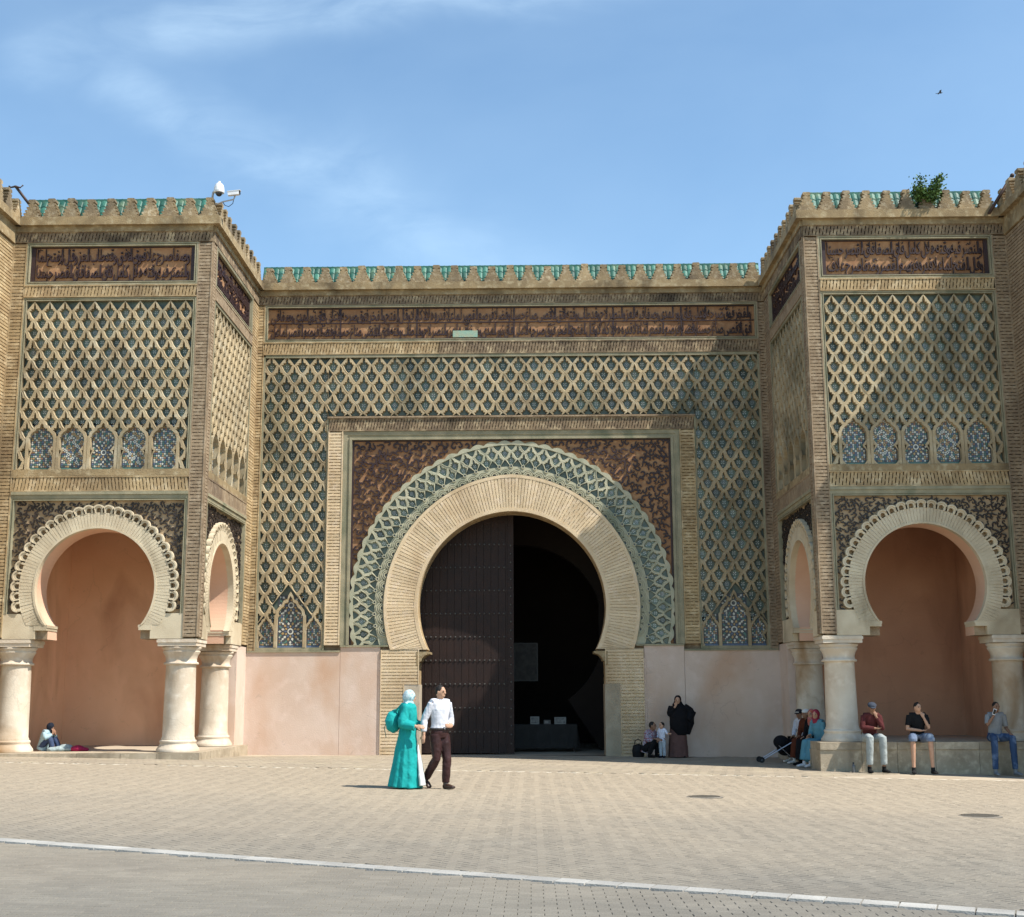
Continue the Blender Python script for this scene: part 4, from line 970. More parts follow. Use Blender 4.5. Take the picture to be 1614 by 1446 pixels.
def tower(s):
    side = 'left' if s < 0 else 'right'
    T = thing('gate_tower', 'left gate tower in full sun, white columns under a scalloped horseshoe arch' if s < 0 else 'right gate tower, half in shadow, with a stone bench under its arch', 'tower', (s*9.775, -5.32, 0), 'towers flanking the gate')
    XI, XO = A, 12.26
    sx = lambda a, b: sorted((s*a, s*b))
    fl = .36 if s < 0 else .54
    # masonry
    mb = MB(); a, b = sx(XI+.12, XO+.3); mb.box(a, b, -5.2, .2, 6.45, 13.3); mb.build('wall', M_GREYBRICK, T)
    FF = Frame((s*9.775, -5.32, 0), (1, 0, 0)); SF = Frame((s*XI, -2.66, 0), (0, 1, 0) if s < 0 else (0, -1, 0)); q = 1 if s < 0 else -1
    af, asd = (1.42, 1.80, 2.02, 29), (1.28, 1.62, 1.81, 27); ucs = q*(-3.23+2.66)
    hole = lambda ri: (lambda t: ri if 4.15+ri*sin(t) > 3.28 else ri*.775/max(abs(cos(t)), 1e-6))
    mb = MB(); plate_with_hole(mb, FF, (-2.485+(0 if s < 0 else .12), 2.485-(.12 if s < 0 else 0), 2.957, 6.45), 0, 4.15, hole(1.42), atan2(2.957-4.15, 1.42*.775), -.74, -.12, 0, 1, 64)
    r0, r1 = sorted((q*(-4.57+2.66), q*(2.66+.2)))
    plate_with_hole(mb, SF, (r0, r1, 2.957, 6.45), ucs, 4.15, hole(1.28), atan2(2.957-4.15, 1.28*.775), -.80, -.12, 0, 1, 64)
    mb.build('arch_wall', [M_GREYBRICK, mat('peach_plaster', (.66, .42, .29), (.60, .36, .24), 1, .9, .2, 30)], T)
    mb = MB(); a, b = sx(XI+.8, XO+.2); mb.box(a, b, -.62, .25, -.3, 6.449); a, b = sx(12.05, XO+.25); mb.box(a, b, -4.57, -.62, -.3, 6.449); mb.build('recess_wall', M_SALMON_SUN if s < 0 else M_SALMON_SHADE, T)  # plaster colour carries the left/right difference in recess light
    mb = MB(); a, b = sx(XI+.02, XI+.8); mb.box(a, b, -1.10, .25, -.3, 2.95); mb.build('jamb_wall', M_PINK, T)
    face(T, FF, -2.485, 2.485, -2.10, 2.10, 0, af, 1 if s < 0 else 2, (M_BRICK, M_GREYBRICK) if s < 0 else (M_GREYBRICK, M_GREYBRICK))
    su0, su1 = (-2.658, 2.66) if s < 0 else (-2.66, 2.658)
    la, lb = (-2.34, 1.86) if s < 0 else (-1.86, 2.34)
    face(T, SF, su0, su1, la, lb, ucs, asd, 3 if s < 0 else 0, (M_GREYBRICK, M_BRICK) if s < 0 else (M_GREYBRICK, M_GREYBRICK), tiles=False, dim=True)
    # cornice and battlement, front and inner side
    mb = MB(); a, b = sx(XI-.18, XO-.18); mb.box(a, b, -5.5, -5.0, Z_SLAB, Z_TOP); a, b = sx(XI-.18, XI+.6); mb.box(a, b, -4.998, -.182, Z_SLAB, Z_TOP-.002); mb.build('cornice', M_STONE, T)
    battlement(T, FF, -2.62 if s > 0 else -2.3, 2.3 if s > 0 else 2.62, Z_TOP, .12, .485, .53, *((-2.3, 2.2) if s < 0 else (-2.2, 2.3)))
    b0, b1 = (-2.62, 2.45) if s < 0 else (-2.45, 2.62)
    battlement(T, SF, b0, b1, Z_TOP, .12, .53, .53, *((-2.2, 2.45) if s < 0 else (-2.45, 2.2)))
    mb = MB(); a, b = sx(XI+.1, XO); mb.box(a, b, -4.7, 0, Z_TOP, Z_TOP+.30); mb.build('roof', M_GREEN, T)
    # columns
    for x, y in ((7.77, -4.87), (11.70, -4.87), (7.77, -1.51)): column(T, s*x, y, 0, fl)
    # floor of the recess with its stone edge blocks
    mb = MB(); a, b = sx(XI+.02, 12.05); mb.box(a, b, -5.30, -.62, -.4, fl-.012); mb.build('floor', mat('recess_floor', (.46, .38, .28), (.38, .31, .23), 2, .9, .3), T)
    kerbm = mat('bench_stone', (.40, .33, .24), (.32, .26, .18), 2.2, .92, .5, 40, stain=(lin(92, 80, 64), .8, 1.1, (1, 1, .6)), c3=(.48, .40, .29), rnd=.1)
    rnd = random.Random(11+s)
    x = XI-.22
    while x < 13.2:
        w = rnd.uniform(.75, 1.15); a, b = sx(x+.004, x+w-.004)
        mb = MB(); y0 = -5.60-rnd.uniform(0, .012)
        if s < 0: mb.box(a, b, y0, -4.55, -.3, fl-rnd.uniform(.0, .008)); mb.build('edge_block', kerbm, T)
        else:
            mb.box(a, b, y0, -4.55, fl-.17, fl-rnd.uniform(0, .01)); mb.build('edge_block', kerbm, T)
            mb = MB(); mb.box(a, b, y0+.03, -4.6, -.6, fl-.174); mb.build('edge_block', kerbm, T)
        x += w
    y = -4.54
    while y < -.75:
        w = rnd.uniform(.7, 1.1); a, b = sx(XI-.22, XI+.06); mb = MB(); mb.box(a, b, y+.004, min(y+w, -.5), -.3, (fl if s < 0 else .36)-.004-rnd.uniform(0, .008)); mb.build('edge_block', kerbm, T); y += w
    return T
TL = tower(-1); TR = tower(1)

def bastion(s):
    """the next bastion, standing further forward; only its inner face shows at the edge of the picture"""
    W = thing('bastion_wall', 'sunlit brick bastion wall cut off at the far left edge' if s < 0 else 'shaded brick bastion wall cut off at the far right edge', 'wall', (s*13.5, -7.5, 0), 'outer bastions')
    sx = lambda a, b: sorted((s*a, s*b)); X0 = 12.26
    mb = MB(); a, b = sx(X0+.10, X0+5); mb.box(a, b, -7.4, 2, -.5, 13.3); mb.build('wall', M_GREYBRICK if s > 0 else M_BRICK, W)
    SF = Frame((s*X0, -6.41, 0), (0, 1, 0) if s < 0 else (0, -1, 0)); FF = Frame((s*14.76, -7.5, 0), (1, 0, 0))
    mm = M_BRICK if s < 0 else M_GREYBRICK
    brick_pier('brick_pier', SF, -1.09, 1.09, -.3, 12.70, W, mm, .086, .0, .11, .03, .2); brick_pier('brick_pier', FF, -2.5, 2.5, -.3, 12.70, W, mm, .086, .0, .11, .03, .2)
    mb = MB()
    for F, c, d in ((SF, -1.09, 1.09), (FF, -2.5, 2.5)): F.box(mb, c, d, 12.70, 13.13, -.12, .05)
    mb.build('crown_ledge', M_STONE, W)
    mb = MB(); a, b = sx(X0-.18, X0+5); mb.box(a, b, -7.68, -7.2, Z_SLAB, Z_TOP); a, b = sx(X0-.18, X0+.6); mb.box(a, b, -7.198, -5.502, Z_SLAB, Z_TOP-.002); mb.build('cornice', M_STONE, W)
    battlement(W, SF, -1.09, 1.25 if s < 0 else 1.09, Z_TOP, .12, .53, .53) if s < 0 else battlement(W, SF, -1.25, 1.09, Z_TOP, .12, .53, .53)
    battlement(W, FF, -2.4, 2.4, Z_TOP, .12, .53, .53)
bastion(-1); bastion(1)
# ------------------------------------------------------------------ people
def V3(*a): return Vector(a)
def tube(mb, path, radii, K=12, side=None, fold=None):
    """closed loft along a path; radii are r or (rx, ry) with rx along 'side'"""
    path = [Vector(p) for p in path]; n = len(path); rings = []
    for i, p in enumerate(path):
        d = (path[min(i+1, n-1)]-path[max(i-1, 0)]).normalized()
        s = Vector(side) if side is not None else (Vector((1, 0, 0)) if abs(d.x) < .8 else Vector((0, 1, 0)))
        s = (s-d*s.dot(d)).normalized(); t = d.cross(s)
        r = radii[i]; rx, ry = r if isinstance(r, tuple) else (r, r)
        ring_ = []
        for k in range(K):
            a = 2*pi*k/K; m = 1.
            if fold: m = 1+fold[1]*(i/(n-1))*sin(a*fold[0]+1.3*sin(a*2))
            ring_.append(p+s*(rx*m*cos(a))+t*(ry*m*sin(a)))
        rings.append(ring_)
    i0 = len(mb.v)
    for r in rings: mb.v.extend(tuple(q) for q in r)
    for i in range(n-1):
        for k in range(K):
            kk = (k+1) % K; mb.f.append((i0+i*K+k, i0+i*K+kk, i0+(i+1)*K+kk, i0+(i+1)*K+k)); mb.m.append(0); mb.t.append(0.)
    for i, rev in ((0, True), (n-1, False)):
        q = [i0+i*K+k for k in range(K)]; mb.f.append(tuple(q[::-1] if rev else q)); mb.m.append(0); mb.t.append(0.)
def ball(mb, c, r, K=14, axes=None):
    c = Vector(c); rx, ry, rz = r if isinstance(r, tuple) else (r, r, r)
    ax = axes or (Vector((1, 0, 0)), Vector((0, 1, 0)), Vector((0, 0, 1)))
    path = []; i0 = len(mb.v); H = 8
    for i in range(1, H):
        ph = -pi/2+pi*i/H
        for k in range(K):
            a = 2*pi*k/K; mb.v.append(tuple(c+ax[0]*(rx*cos(ph)*cos(a))+ax[1]*(ry*cos(ph)*sin(a))+ax[2]*(rz*sin(ph))))
    b = len(mb.v); mb.v.append(tuple(c-ax[2]*rz)); mb.v.append(tuple(c+ax[2]*rz))
    def add(f): mb.f.append(f); mb.m.append(0); mb.t.append(0.)
    for i in range(H-2):
        for k in range(K): kk = (k+1) % K; add((i0+i*K+k, i0+i*K+kk, i0+(i+1)*K+kk, i0+(i+1)*K+k))
    for k in range(K): kk = (k+1) % K; add((b, i0+kk, i0+k)); add((b+1, i0+(H-2)*K+k, i0+(H-2)*K+kk))
from mathutils import noise as mnoise
def fuse(mb, voxel=.012, smooth=3, heading=0., scale=1., wrinkle=0.):
    """weld overlapping closed shapes into one continuous skin"""
    me = bpy.data.meshes.new('tmp'); me.from_pydata(mb.v, [], mb.f); o = bpy.data.objects.new('tmp', me); COL.objects.link(o)
    r = o.modifiers.new('r', 'REMESH'); r.mode = 'VOXEL'; r.voxel_size = voxel
    if smooth: s = o.modifiers.new('s', 'SMOOTH'); s.iterations = smooth; s.factor = .5
    out = bpy.data.meshes.new_from_object(o.evaluated_get(bpy.context.evaluated_depsgraph_get()))
    bpy.data.objects.remove(o); bpy.data.meshes.remove(me)
    if wrinkle:
        nrm = [v.normal.copy() for v in out.vertices]
        for v, vn in zip(out.vertices, nrm):
            p = v.co.copy(); q = Vector((p.x*9, p.y*9, p.z*4.5)); w = 1-2*abs(mnoise.noise(q+Vector((mnoise.noise(q*.6), 0, 0))*1.5)); w2 = mnoise.noise(p*26)
            v.co = p+vn*(wrinkle*(w*.8+w2*.35-.3))
    out.transform(Matrix.Rotation(heading, 4, 'Z') @ Matrix.Scale(scale, 4)); out.materials.clear()
    return out
def cloth(name, c, rough=.9, var=.82, bump=.5, bs=14): return mat('cloth_'+name, c, tuple(k*var for k in c), 6, rough, bump, bs, spec=.15)
SKIN_L = mat('skin_light', (.50, .29, .19), (.44, .25, .16), 9, .6, .1, 30, spec=.3)
SKIN_D = mat('skin_tan', (.26, .14, .085), (.22, .115, .07), 9, .6, .1, 30, spec=.3)
M_HAIR = mat('hair_black', (.012, .010, .009), (.02, .016, .013), 20, .6, .4, 80)
M_EYE = mat('eye_dark', (.015, .01, .008), None, rough=.3)

def stand_pose(h=1.72):
    k = h/1.74
    J = dict(hipL=(-.09, 0, .90), hipR=(.09, 0, .90), kneeL=(-.10, -.02, .49), kneeR=(.10, -.02, .49), ankL=(-.10, .03, .09), ankR=(.10, .03, .09), toeL=(-.12, -.15, .035), toeR=(.12, -.15, .035),
             shL=(-.18, .0, 1.43), shR=(.18, .0, 1.43), elL=(-.24, .04, 1.14), elR=(.24, .04, 1.14), wrL=(-.25, -.04, .90), wrR=(.25, -.04, .90), handL=(0, -.1, -1), handR=(0, -.1, -1),
             neck=(0, .01, 1.47), head=(0, -.02, 1.615), look=(0, -1, 0))
    return {a: (Vector(v)*k if a not in ('look', 'handL', 'handR') else Vector(v)) for a, v in J.items()}
def sit_pose(seat=.45, lean=.10, spread=.12, foot=.44, tall=1.0):
    p = seat+.09; t = tall
    return {a: Vector(v) for a, v in dict(hipL=(-.09, 0, p), hipR=(.09, 0, p), kneeL=(-spread, -.40, p+.02), kneeR=(spread, -.40, p+.02), ankL=(-spread-.02, -foot, .09), ankR=(spread+.02, -foot, .09), toeL=(-spread-.05, -foot-.17, .035), toeR=(spread+.05, -foot-.17, .035),
             shL=(-.18, -lean*.85, p+.50*t), shR=(.18, -lean*.85, p+.50*t), elL=(-.23, -lean-.02, p+.22), elR=(.23, -lean-.02, p+.22), wrL=(-.12, -.30, p+.12), wrR=(.12, -.30, p+.12), handL=(.1, -1, -.1), handR=(-.1, -1, -.1),
             neck=(0, -lean, p+.54*t), head=(0, -lean-.045, p+.68*t), look=(0, -1, -.1)).items()}
def hand(mb, w, d, palm, s=1.):
    """palm and five fingers of unequal length, slightly curled; d: pointing direction, palm: palm side"""
    w = Vector(w); d = Vector(d).normalized(); pl = Vector(palm); pl = (pl-d*pl.dot(d)).normalized(); a = d.cross(pl)
    tube(mb, [w-d*.01, w+d*.035*s, w+d*.085*s], [(.025*s, .02*s), (.040*s, .017*s), (.038*s, .015*s)], 10, a)
    for k, (o, l) in enumerate(((-.030, .062), (-.010, .074), (.010, .070), (.029, .055))):
        b = w+d*.08*s+a*o*s; m = b+d*l*.55*s+pl*.010*s; e = b+d*l*.9*s+pl*.032*s
        tube(mb, [b, m, e], [.0095*s, .0088*s, .007*s], 8)
    b = w+d*.03*s-a*.034*s; tube(mb, [b, b+d*.032*s-a*.022*s+pl*.01*s, b+d*.06*s-a*.024*s+pl*.024*s], [.0115*s, .010*s, .008*s], 8)
def limb(mb, a, b, c, r, f=1.):
    """two-segment limb; f < 1 stops part way along the lower segment"""
    a, b, c = Vector(a), Vector(b), Vector(c); e = b+(c-b)*f
    if f <= 0: e = a+(b-a)*(1+f); tube(mb, [a, (a+e)/2, e], [r[0], (r[0]+r[1])/2*1.02, r[1]*1.04]); return
    tube(mb, [a, a.lerp(b, .35), a.lerp(b, .8), b, b.lerp(e, .3), b.lerp(e, .75), e], [r[0], r[0]*.98, r[1]*1.08, r[1], r[1]*1.02, r[1]+(r[2]-r[1])*.7*f, r[1]+(r[2]-r[1])*f])
def torso(mb, J, g=0., low=-.02, top=True, hem=1.):
    pe = (J['hipL']+J['hipR'])/2; ch = (J['shL']+J['shR'])/2; up = (ch-pe); side = (J['shR']-J['shL'])
    P = [pe+Vector((0, 0, low)), pe+up*.30, pe+up*.52, pe+up*.80, ch+Vector((0, 0, -.005)), J['neck']+Vector((0, 0, -.02 if top else .004))]
    tube(mb, P, [((.150+g)*hem, (.105+g)*hem), (.140+g, .100+g), (.142+g, .104+g), (.168+g, .112+g), (.150+g, .088+g), (.058+g*.6, .056+g*.6)], 16, side)
    nk = J['neck']+Vector((0, 0, -.045)); tube(mb, [J['shL'], J['shL'].lerp(nk, .55)+Vector((0, 0, .012)), nk, J['shR'].lerp(nk, .55)+Vector((0, 0, .012)), J['shR']], [.048+g, .052+g, .055+g, .052+g, .048+g], 12)
def head_shape(mb, J, s=1.):
    h = J['head']; lk = Vector(J['look']).normalized(); sd = lk.cross(Vector((0, 0, 1))).normalized(); up = sd.cross(lk)
    ax = (sd, lk, up); J['_ax'] = ax
    ball(mb, h, (.074*s, .090*s, .108*s), 16, ax); ball(mb, h+lk*.030*s-up*.052*s, (.052*s, .055*s, .060*s), 12, ax)
    tube(mb, [h+lk*.080*s+up*.02*s, h+lk*.100*s-up*.018*s, h+lk*.085*s-up*.028*s], [.010*s, .0145*s, .012*s], 8)
    ball(mb, h+lk*.080*s-up*.058*s, (.024*s, .012*s, .011*s), 8, ax); ball(mb, h+lk*.079*s+up*.022*s, (.052*s, .014*s, .010*s), 8, ax)
    for q in (-1, 1): ball(mb, h+sd*q*.075*s-up*.006*s, (.012*s, .020*s, .030*s), 8, ax)
    tube(mb, [J['neck']-Vector((0, 0, .06)), J['neck'].lerp(h, .5), h-up*.03*s], [.058*s, .052*s, .05*s], 12)
def foot(mb, ank, toe, g=0.):
    a, t = Vector(ank), Vector(toe); d = (t-a); d.normalize(); heel = a-Vector((d.x, d.y, 0))*.045-Vector((0, 0, .048))
    tube(mb, [heel, a+(t-a)*.45-Vector((0, 0, .02)), t, t+Vector((d.x, d.y, 0))*.035], [(.036+g, .034+g), (.043+g, .034+g), (.045+g, .022+g), (.03+g, .014+g)], 12, Vector((0, 0, 1)).cross(d))
    tube(mb, [a+Vector((0, 0, .06)), a-Vector((0, 0, .03))], [.040+g, .040+g], 10)
class Person:
    def __init__(s, label, loc, heading, J, skin=SKIN_L, group=None, scale=1., hs=1., arms=True, legs=True, palms=((0, .3, 0), (0, .3, 0))):
        s.J, s.loc, s.hd, s.sc = J, Vector(loc), radians(heading), scale
        mb = MB(); head_shape(mb, J, hs); torso(mb, J)
        for q, pm in (('L', palms[0]), ('R', palms[1])):
            limb(mb, J['sh'+q], J['el'+q], J['wr'+q], (.050, .040, .027)); hand(mb, J['wr'+q], J['hand'+q], pm)
            limb(mb, J['hip'+q], J['knee'+q], J['ank'+q], (.082, .056, .038)); foot(mb, J['ank'+q], J['toe'+q])
        me = fuse(mb, .010*max(.8, 1), 2, s.hd, scale)
        s.o = link('person', me, skin, None, loc=s.loc, smooth=True, label=label, cat='person', group=group)
        ax = J['_ax']; h = J['head']; mb = MB()
        for q in (-1, 1): ball(mb, h+ax[0]*q*.030*hs+ax[1]*.080*hs+ax[2]*.004*hs, (.013*hs, .008*hs, .007*hs), 8, ax); ball(mb, h+ax[0]*q*.032*hs+ax[1]*.084*hs+ax[2]*.026*hs, (.020*hs, .007*hs, .005*hs), 8, ax)
        s.raw('eyes', mb, M_EYE)
    def raw(s, name, mb, m):
        me = mb.mesh(name); me.transform(Matrix.Rotation(s.hd, 4, 'Z') @ Matrix.Scale(s.sc, 4)); return link(name, me, m, s.o, loc=s.loc, smooth=True)
    def wear(s, name, mb, m, voxel=.012, smooth=2): return link(name, fuse(mb, voxel, smooth, s.hd, s.sc, .0 if name in ('shoe', 'belt', 'cap_stripe', 'hair') else .009), m, s.o, loc=s.loc, smooth=True)
    def shirt(s, m, sleeve=.85, g=.016, low=-.06, name='shirt', collar=None):
        mb = MB(); torso(mb, s.J, g, low, False, 1.03)
        for q in 'LR':
            limb(mb, s.J['sh'+q], s.J['el'+q], s.J['wr'+q], (.063, .056, .042), sleeve)
        o = s.wear(name, mb, m)
        if collar:
            mb = MB(); n = s.J['neck']; tube(mb, [n+Vector((0, .004, -.045)), n+Vector((0, 0, .0)), n+Vector((0, .004, .022))], [(.085, .078), (.074, .068), (.068, .064)], 14); s.wear('collar', mb, collar, .010, 1)
        return o
    def trousers(s, m, f=.93, g=.016, name='trousers', r=None):
        mb = MB(); J = s.J; pe = (J['hipL']+J['hipR'])/2; r = r or (.100, .074, .060)
        ch = (J['shL']+J['shR'])/2; up = (ch-pe).normalized()
        tube(mb, [pe-up*.05, pe+up*.03, pe+up*.11], [(.155, .112), (.168, .124), (.170, .126)], 16, J['hipR']-J['hipL'])
        for q in 'LR': limb(mb, J['hip'+q], J['knee'+q], J['ank'+q], r, f)
        return s.wear(name, mb, m)
    def shoes(s, m):
        for q in 'LR': mb = MB(); foot(mb, s.J['ank'+q], s.J['toe'+q], .007); s.wear('shoe', mb, m, .009, 1)
    def hair(s, m=M_HAIR, hs=1., up=.02, back=.016, r=(.081, .090, .100)):
        mb = MB(); ax = s.J['_ax']; ball(mb, s.J['head']-ax[1]*back*hs+ax[2]*up*hs, tuple(k*hs for k in r), 16, ax); return s.wear('hair', mb, m, .009, 1)

def couple():
    y = -13.35
    # man in white shirt
    J = stand_pose(1.73)
    J.update(kneeL=V3(-.09, -.03, .50), ankL=V3(-.08, .27, .17), toeL=V3(-.08, .17, .035), kneeR=V3(.09, -.09, .49), ankR=V3(.09, -.06, .09), toeR=V3(.10, -.235, .035),
             elL=V3(-.27, .08, 1.14), wrL=V3(-.30, .05, .90), handL=V3(-.25, -.1, -1), elR=V3(.29, .06, 1.13), wrR=V3(.135, -.15, 1.035), handR=V3(-1, -.25, .12), look=V3(.35, -1, -.06))
    x = -1.04
    P = Person('man in white shirt and dark brown trousers walking beside the woman in turquoise', (x, y, gz(x, y)+.02), 42, J, SKIN_L, palms=((.3, .2, 0), (0, 1, 0)))
    P.shirt(cloth('white_shirt', (.60, .61, .66), .8), .80, .020, .105, collar=cloth('white_shirt', (0, 0, 0)))
    P.trousers(cloth('brown_satin', (.050, .023, .022), .38, .6), .96, r=(.098, .074, .066)); P.shoes(mat('brown_leather', (.045, .022, .014), (.03, .015, .01), 8, .35, .1, spec=.5)); P.hair()
    mb = MB(); pe = (J['hipL']+J['hipR'])/2; tube(mb, [pe+V3(0, 0, .075), pe+V3(0, 0, .112)], [(.180, .136), (.180, .136)], 20); P.wear('belt', mb, mat('belt_leather', (.02, .014, .012), None, rough=.4), .009, 0)
    mb = MB(); mb.box(-.022, .022, pe.y-.150, pe.y-.132, pe.z+.078, pe.z+.110); P.raw('buckle', mb, M_IRON)
    # woman in turquoise djellaba
    J = stand_pose(1.62); J.update(elL=V3(-.24, .04, 1.07), wrL=V3(-.22, -.20, 1.03), handL=V3(.1, -1, -.05), elR=V3(.24, .0, 1.07), wrR=V3(.2, -.22, 1.0), handR=V3(0, -1, -.1), look=V3(.25, -1, -.1), ankL=V3(-.07, .10, .09), toeL=V3(-.07, -.06, .035), ankR=V3(.07, -.02, .09), toeR=V3(.07, -.2, .035))
    x = -1.56; y = -13.42
    P = Person('woman in long turquoise djellaba and pale patterned headscarf seen from behind', (x, y, gz(x, y)+.02), 78, J, SKIN_L)
    TQ = cloth('turquoise', (.012, .31, .295), .75, .86, .5, 9)
    mb = MB(); tube(mb, [V3(0, .07, .03), V3(0, .055, .30), V3(0, .035, .62), V3(0, .015, .88), V3(0, .0, 1.05), V3(0, 0, 1.22), V3(0, 0, 1.34), V3(0, .01, 1.43)][::-1], [(.085, .085), (.185, .125), (.190, .135), (.170, .128), (.185, .150), (.205, .185), (.225, .225), (.245, .262)], 40, (1, 0, 0), (9, .07))
    for q in 'LR':
        limb(mb, J['sh'+q], J['el'+q], J['wr'+q], (.075, .082, .078), .92); ball(mb, J['sh'+q], .078)
    tube(mb, [V3(0, .07, 1.40), V3(0, .14, 1.28), V3(0, .15, 1.16)], [(.10, .05), (.10, .055), (.03, .03)], 12)
    P.wear('djellaba', mb, TQ, .012, 2)
    mb = MB(); tube(mb, [V3(.03, -.15, .72), V3(.03, -.20, .4), V3(.03, -.24, .05)], [(.03, .02), (.085, .035), (.12, .05)], 14); P.wear('underdress', mb, cloth('white_lace', (.58, .60, .58)), .012, 1)
    h = J['head']; ax = J['_ax']; mb = MB(); ball(mb, h-ax[1]*.018+ax[2]*.012, (.100, .108, .122), 16, ax); tube(mb, [h-ax[2]*.06-ax[1]*.01, h-ax[2]*.15-ax[1]*.01, V3(0, 0, 1.37)], [(.088, .092), (.10, .10), (.13, .12)], 14)
    scarf = mat('pale_scarf', (.46, .56, .58), (.20, .38, .42), 26, .85, .3, 20, spec=.15, contrast=(.48, .60)); P.wear('headscarf', mb, scarf, .010, 2)
    P.shoes(cloth('teal_shoe', (.02, .16, .15)))
    # her drawstring backpack
    B = V3(x, y, gz(x, y)+.02); R = Matrix.Rotation(radians(78), 4, 'Z')
    mb = MB(); tube(mb, [V3(-.05, .20, .95), V3(-.05, .25, 1.02), V3(-.05, .27, 1.12), V3(-.05, .24, 1.22), V3(-.05, .20, 1.275), V3(-.05, .21, 1.31)], [(.09, .06), (.15, .12), (.16, .13), (.125, .105), (.055, .05), (.085, .07)], 20, (1, 0, 0), (11, .05))
    me = fuse(mb, .011, 2, radians(78), 1., .009); bag = link('backpack', me, TQ, None, loc=B, smooth=True, label='turquoise drawstring backpack worn by the woman in the djellaba', cat='backpack')
    mb = MB(); tube(mb, [V3(-.13, .20, 1.28), V3(-.14, .08, 1.40), V3(-.14, -.06, 1.36), V3(-.16, -.08, 1.2), V3(-.16, .1, 1.02)], [.012]*5, 8); me = mb.mesh('strap'); me.transform(R); link('strap', me, TQ, bag, loc=B, smooth=True)
    mb = MB(); tube(mb, [V3(-.08, .36, 1.12), V3(-.09, .40, 1.0), V3(-.08, .37, .84)], [.006]*3, 6); me = mb.mesh('cord'); me.transform(R); link('cord', me, cloth('teal_cord', (.02, .12, .11)), bag, loc=B)
couple()

def standing_group():
    # woman in black khimar against the wall
    x, y = 4.42, -.72
    J = stand_pose(1.60); J.update(elL=V3(-.24, -.06, 1.12), wrL=V3(-.08, -.16, 1.34), handL=V3(.25, -.2, 1), elR=V3(.40, .04, 1.16), wrR=V3(.24, -.10, .95), handR=V3(-1, -.2, -.3), look=V3(-.15, -1, -.1))
    P = Person('woman in black veil and mauve skirt standing against the pink wall', (x, y, gz(x, y)+.02), 0, J, SKIN_L, palms=((0, -1, 0), (0, 1, 0)))
    BK = cloth('black_veil', (.008, .0075, .009), .85)
    mb = MB(); tube(mb, [V3(-.02, 0, .95), V3(-.02, 0, .6), V3(-.02, 0, .25), V3(-.02, 0, .01)], [(.19, .15), (.225, .17), (.25, .19), (.262, .20)], 36, (1, 0, 0), (8, .05)); P.wear('skirt', mb, cloth('mauve', (.125, .066, .056)), .014, 2)
    h = J['head']; ax = J['_ax']; mb = MB()
    ball(mb, h-ax[1]*.030+ax[2]*.012, (.098, .098, .122), 16, ax)
    tube(mb, [h+V3(0, .02, -.02), V3(0, .02, 1.38), V3(0, .01, 1.28), V3(.02, -.02, 1.05), V3(.02, -.03, .80), V3(.05, -.03, .60), V3(.06, -.03, .545)], [(.095, .08), (.14, .11), (.22, .16), (.255, .20), (.25, .20), (.19, .16), (.10, .09)], 30, (1, 0, 0), (7, .04))
    limb(mb, J['shR'], J['elR'], J['wrR'], (.10, .085, .10)); tube(mb, [V3(.34, .02, 1.20), V3(.27, 0, .90), V3(.22, 0, .60)], [(.09, .1), (.15, .13), (.08, .07)], 14); limb(mb, J['shL'], J['elL'], J['wrL'], (.09, .075, .055), .8)
    P.wear('veil', mb, BK, .013, 2); P.shoes(cloth('black_shoe', (.01, .01, .01)))
    # crouching man in checked shirt
    x, y = 3.55, -.70
    J = sit_pose(.10, .18, .12, .30, .92); J.update(kneeL=V3(-.13, -.34, .44), kneeR=V3(.13, -.34, .44), ankL=V3(-.13, -.20, .09), ankR=V3(.13, -.24, .09), toeL=V3(-.15, -.37, .035), toeR=V3(.15, -.41, .035), wrL=V3(-.08, -.42, .48), wrR=V3(.10, -.44, .50), elL=V3(-.23, -.22, .45), elR=V3(.23, -.22, .45), look=V3(.3, -1, .05))
    P = Person('man in checked shirt crouching by the brick pier', (x, y, gz(x, y)+.02), 50, J, SKIN_D)
    pl = mat('check_cloth', (.30, .10, .11), (.36, .38, .46), 30, .9, .2, 20, contrast=(.47, .53), c3=(.07, .07, .12)); P.shirt(pl, .5); P.trousers(cloth('black_trousers', (.012, .012, .014))); P.shoes(cloth('black_shoe', (.01, .01, .01))); P.hair()
    mb = MB(); tube(mb, [V3(0, 0, 0), V3(0, 0, .16), V3(0, 0, .30), V3(0, 0, .34)], [(.15, .11), (.17, .13), (.14, .10), (.04, .03)], 16); me = fuse(mb, .013, 2); bag = link('shoulder_bag', me, cloth('black_bag', (.012, .012, .013), .6), None, loc=(3.36, -.50, gz(3.5, -.62)+.016), smooth=True, label='black bag on the ground behind the crouching man', cat='bag')
    mb = MB(); tube(mb, [V3(-.10, 0, .30), V3(-.08, 0, .42), V3(0, 0, .47), V3(.08, 0, .42), V3(.10, 0, .30)], [.012]*5, 8); link('handle', mb.mesh('handle'), MATS['cloth_black_bag'], bag, loc=(3.36, -.50, gz(3.5, -.62)+.016))
    # toddler
    x, y = 3.96, -.92
    J = stand_pose(1.72); J.update(elR=V3(.30, -.06, 1.22), wrR=V3(.46, -.16, 1.22), handR=V3(1, -.3, .1), look=V3(-.5, -1, .05)); J['head'] = J['head']+V3(0, 0, .03)
    P = Person('toddler in white top and pale grey trousers beside the crouching man', (x, y, gz(x, y)+.02), -30, J, SKIN_L, scale=.51, hs=1.55)
    P.shirt(cloth('white_top', (.66, .68, .78)), .45, .03, -.10); P.trousers(cloth('pale_grey', (.42, .46, .50)), .95, r=(.11, .085, .075)); P.shoes(cloth('navy_shoe', (.015, .018, .04))); P.hair(hs=1.55)
standing_group()

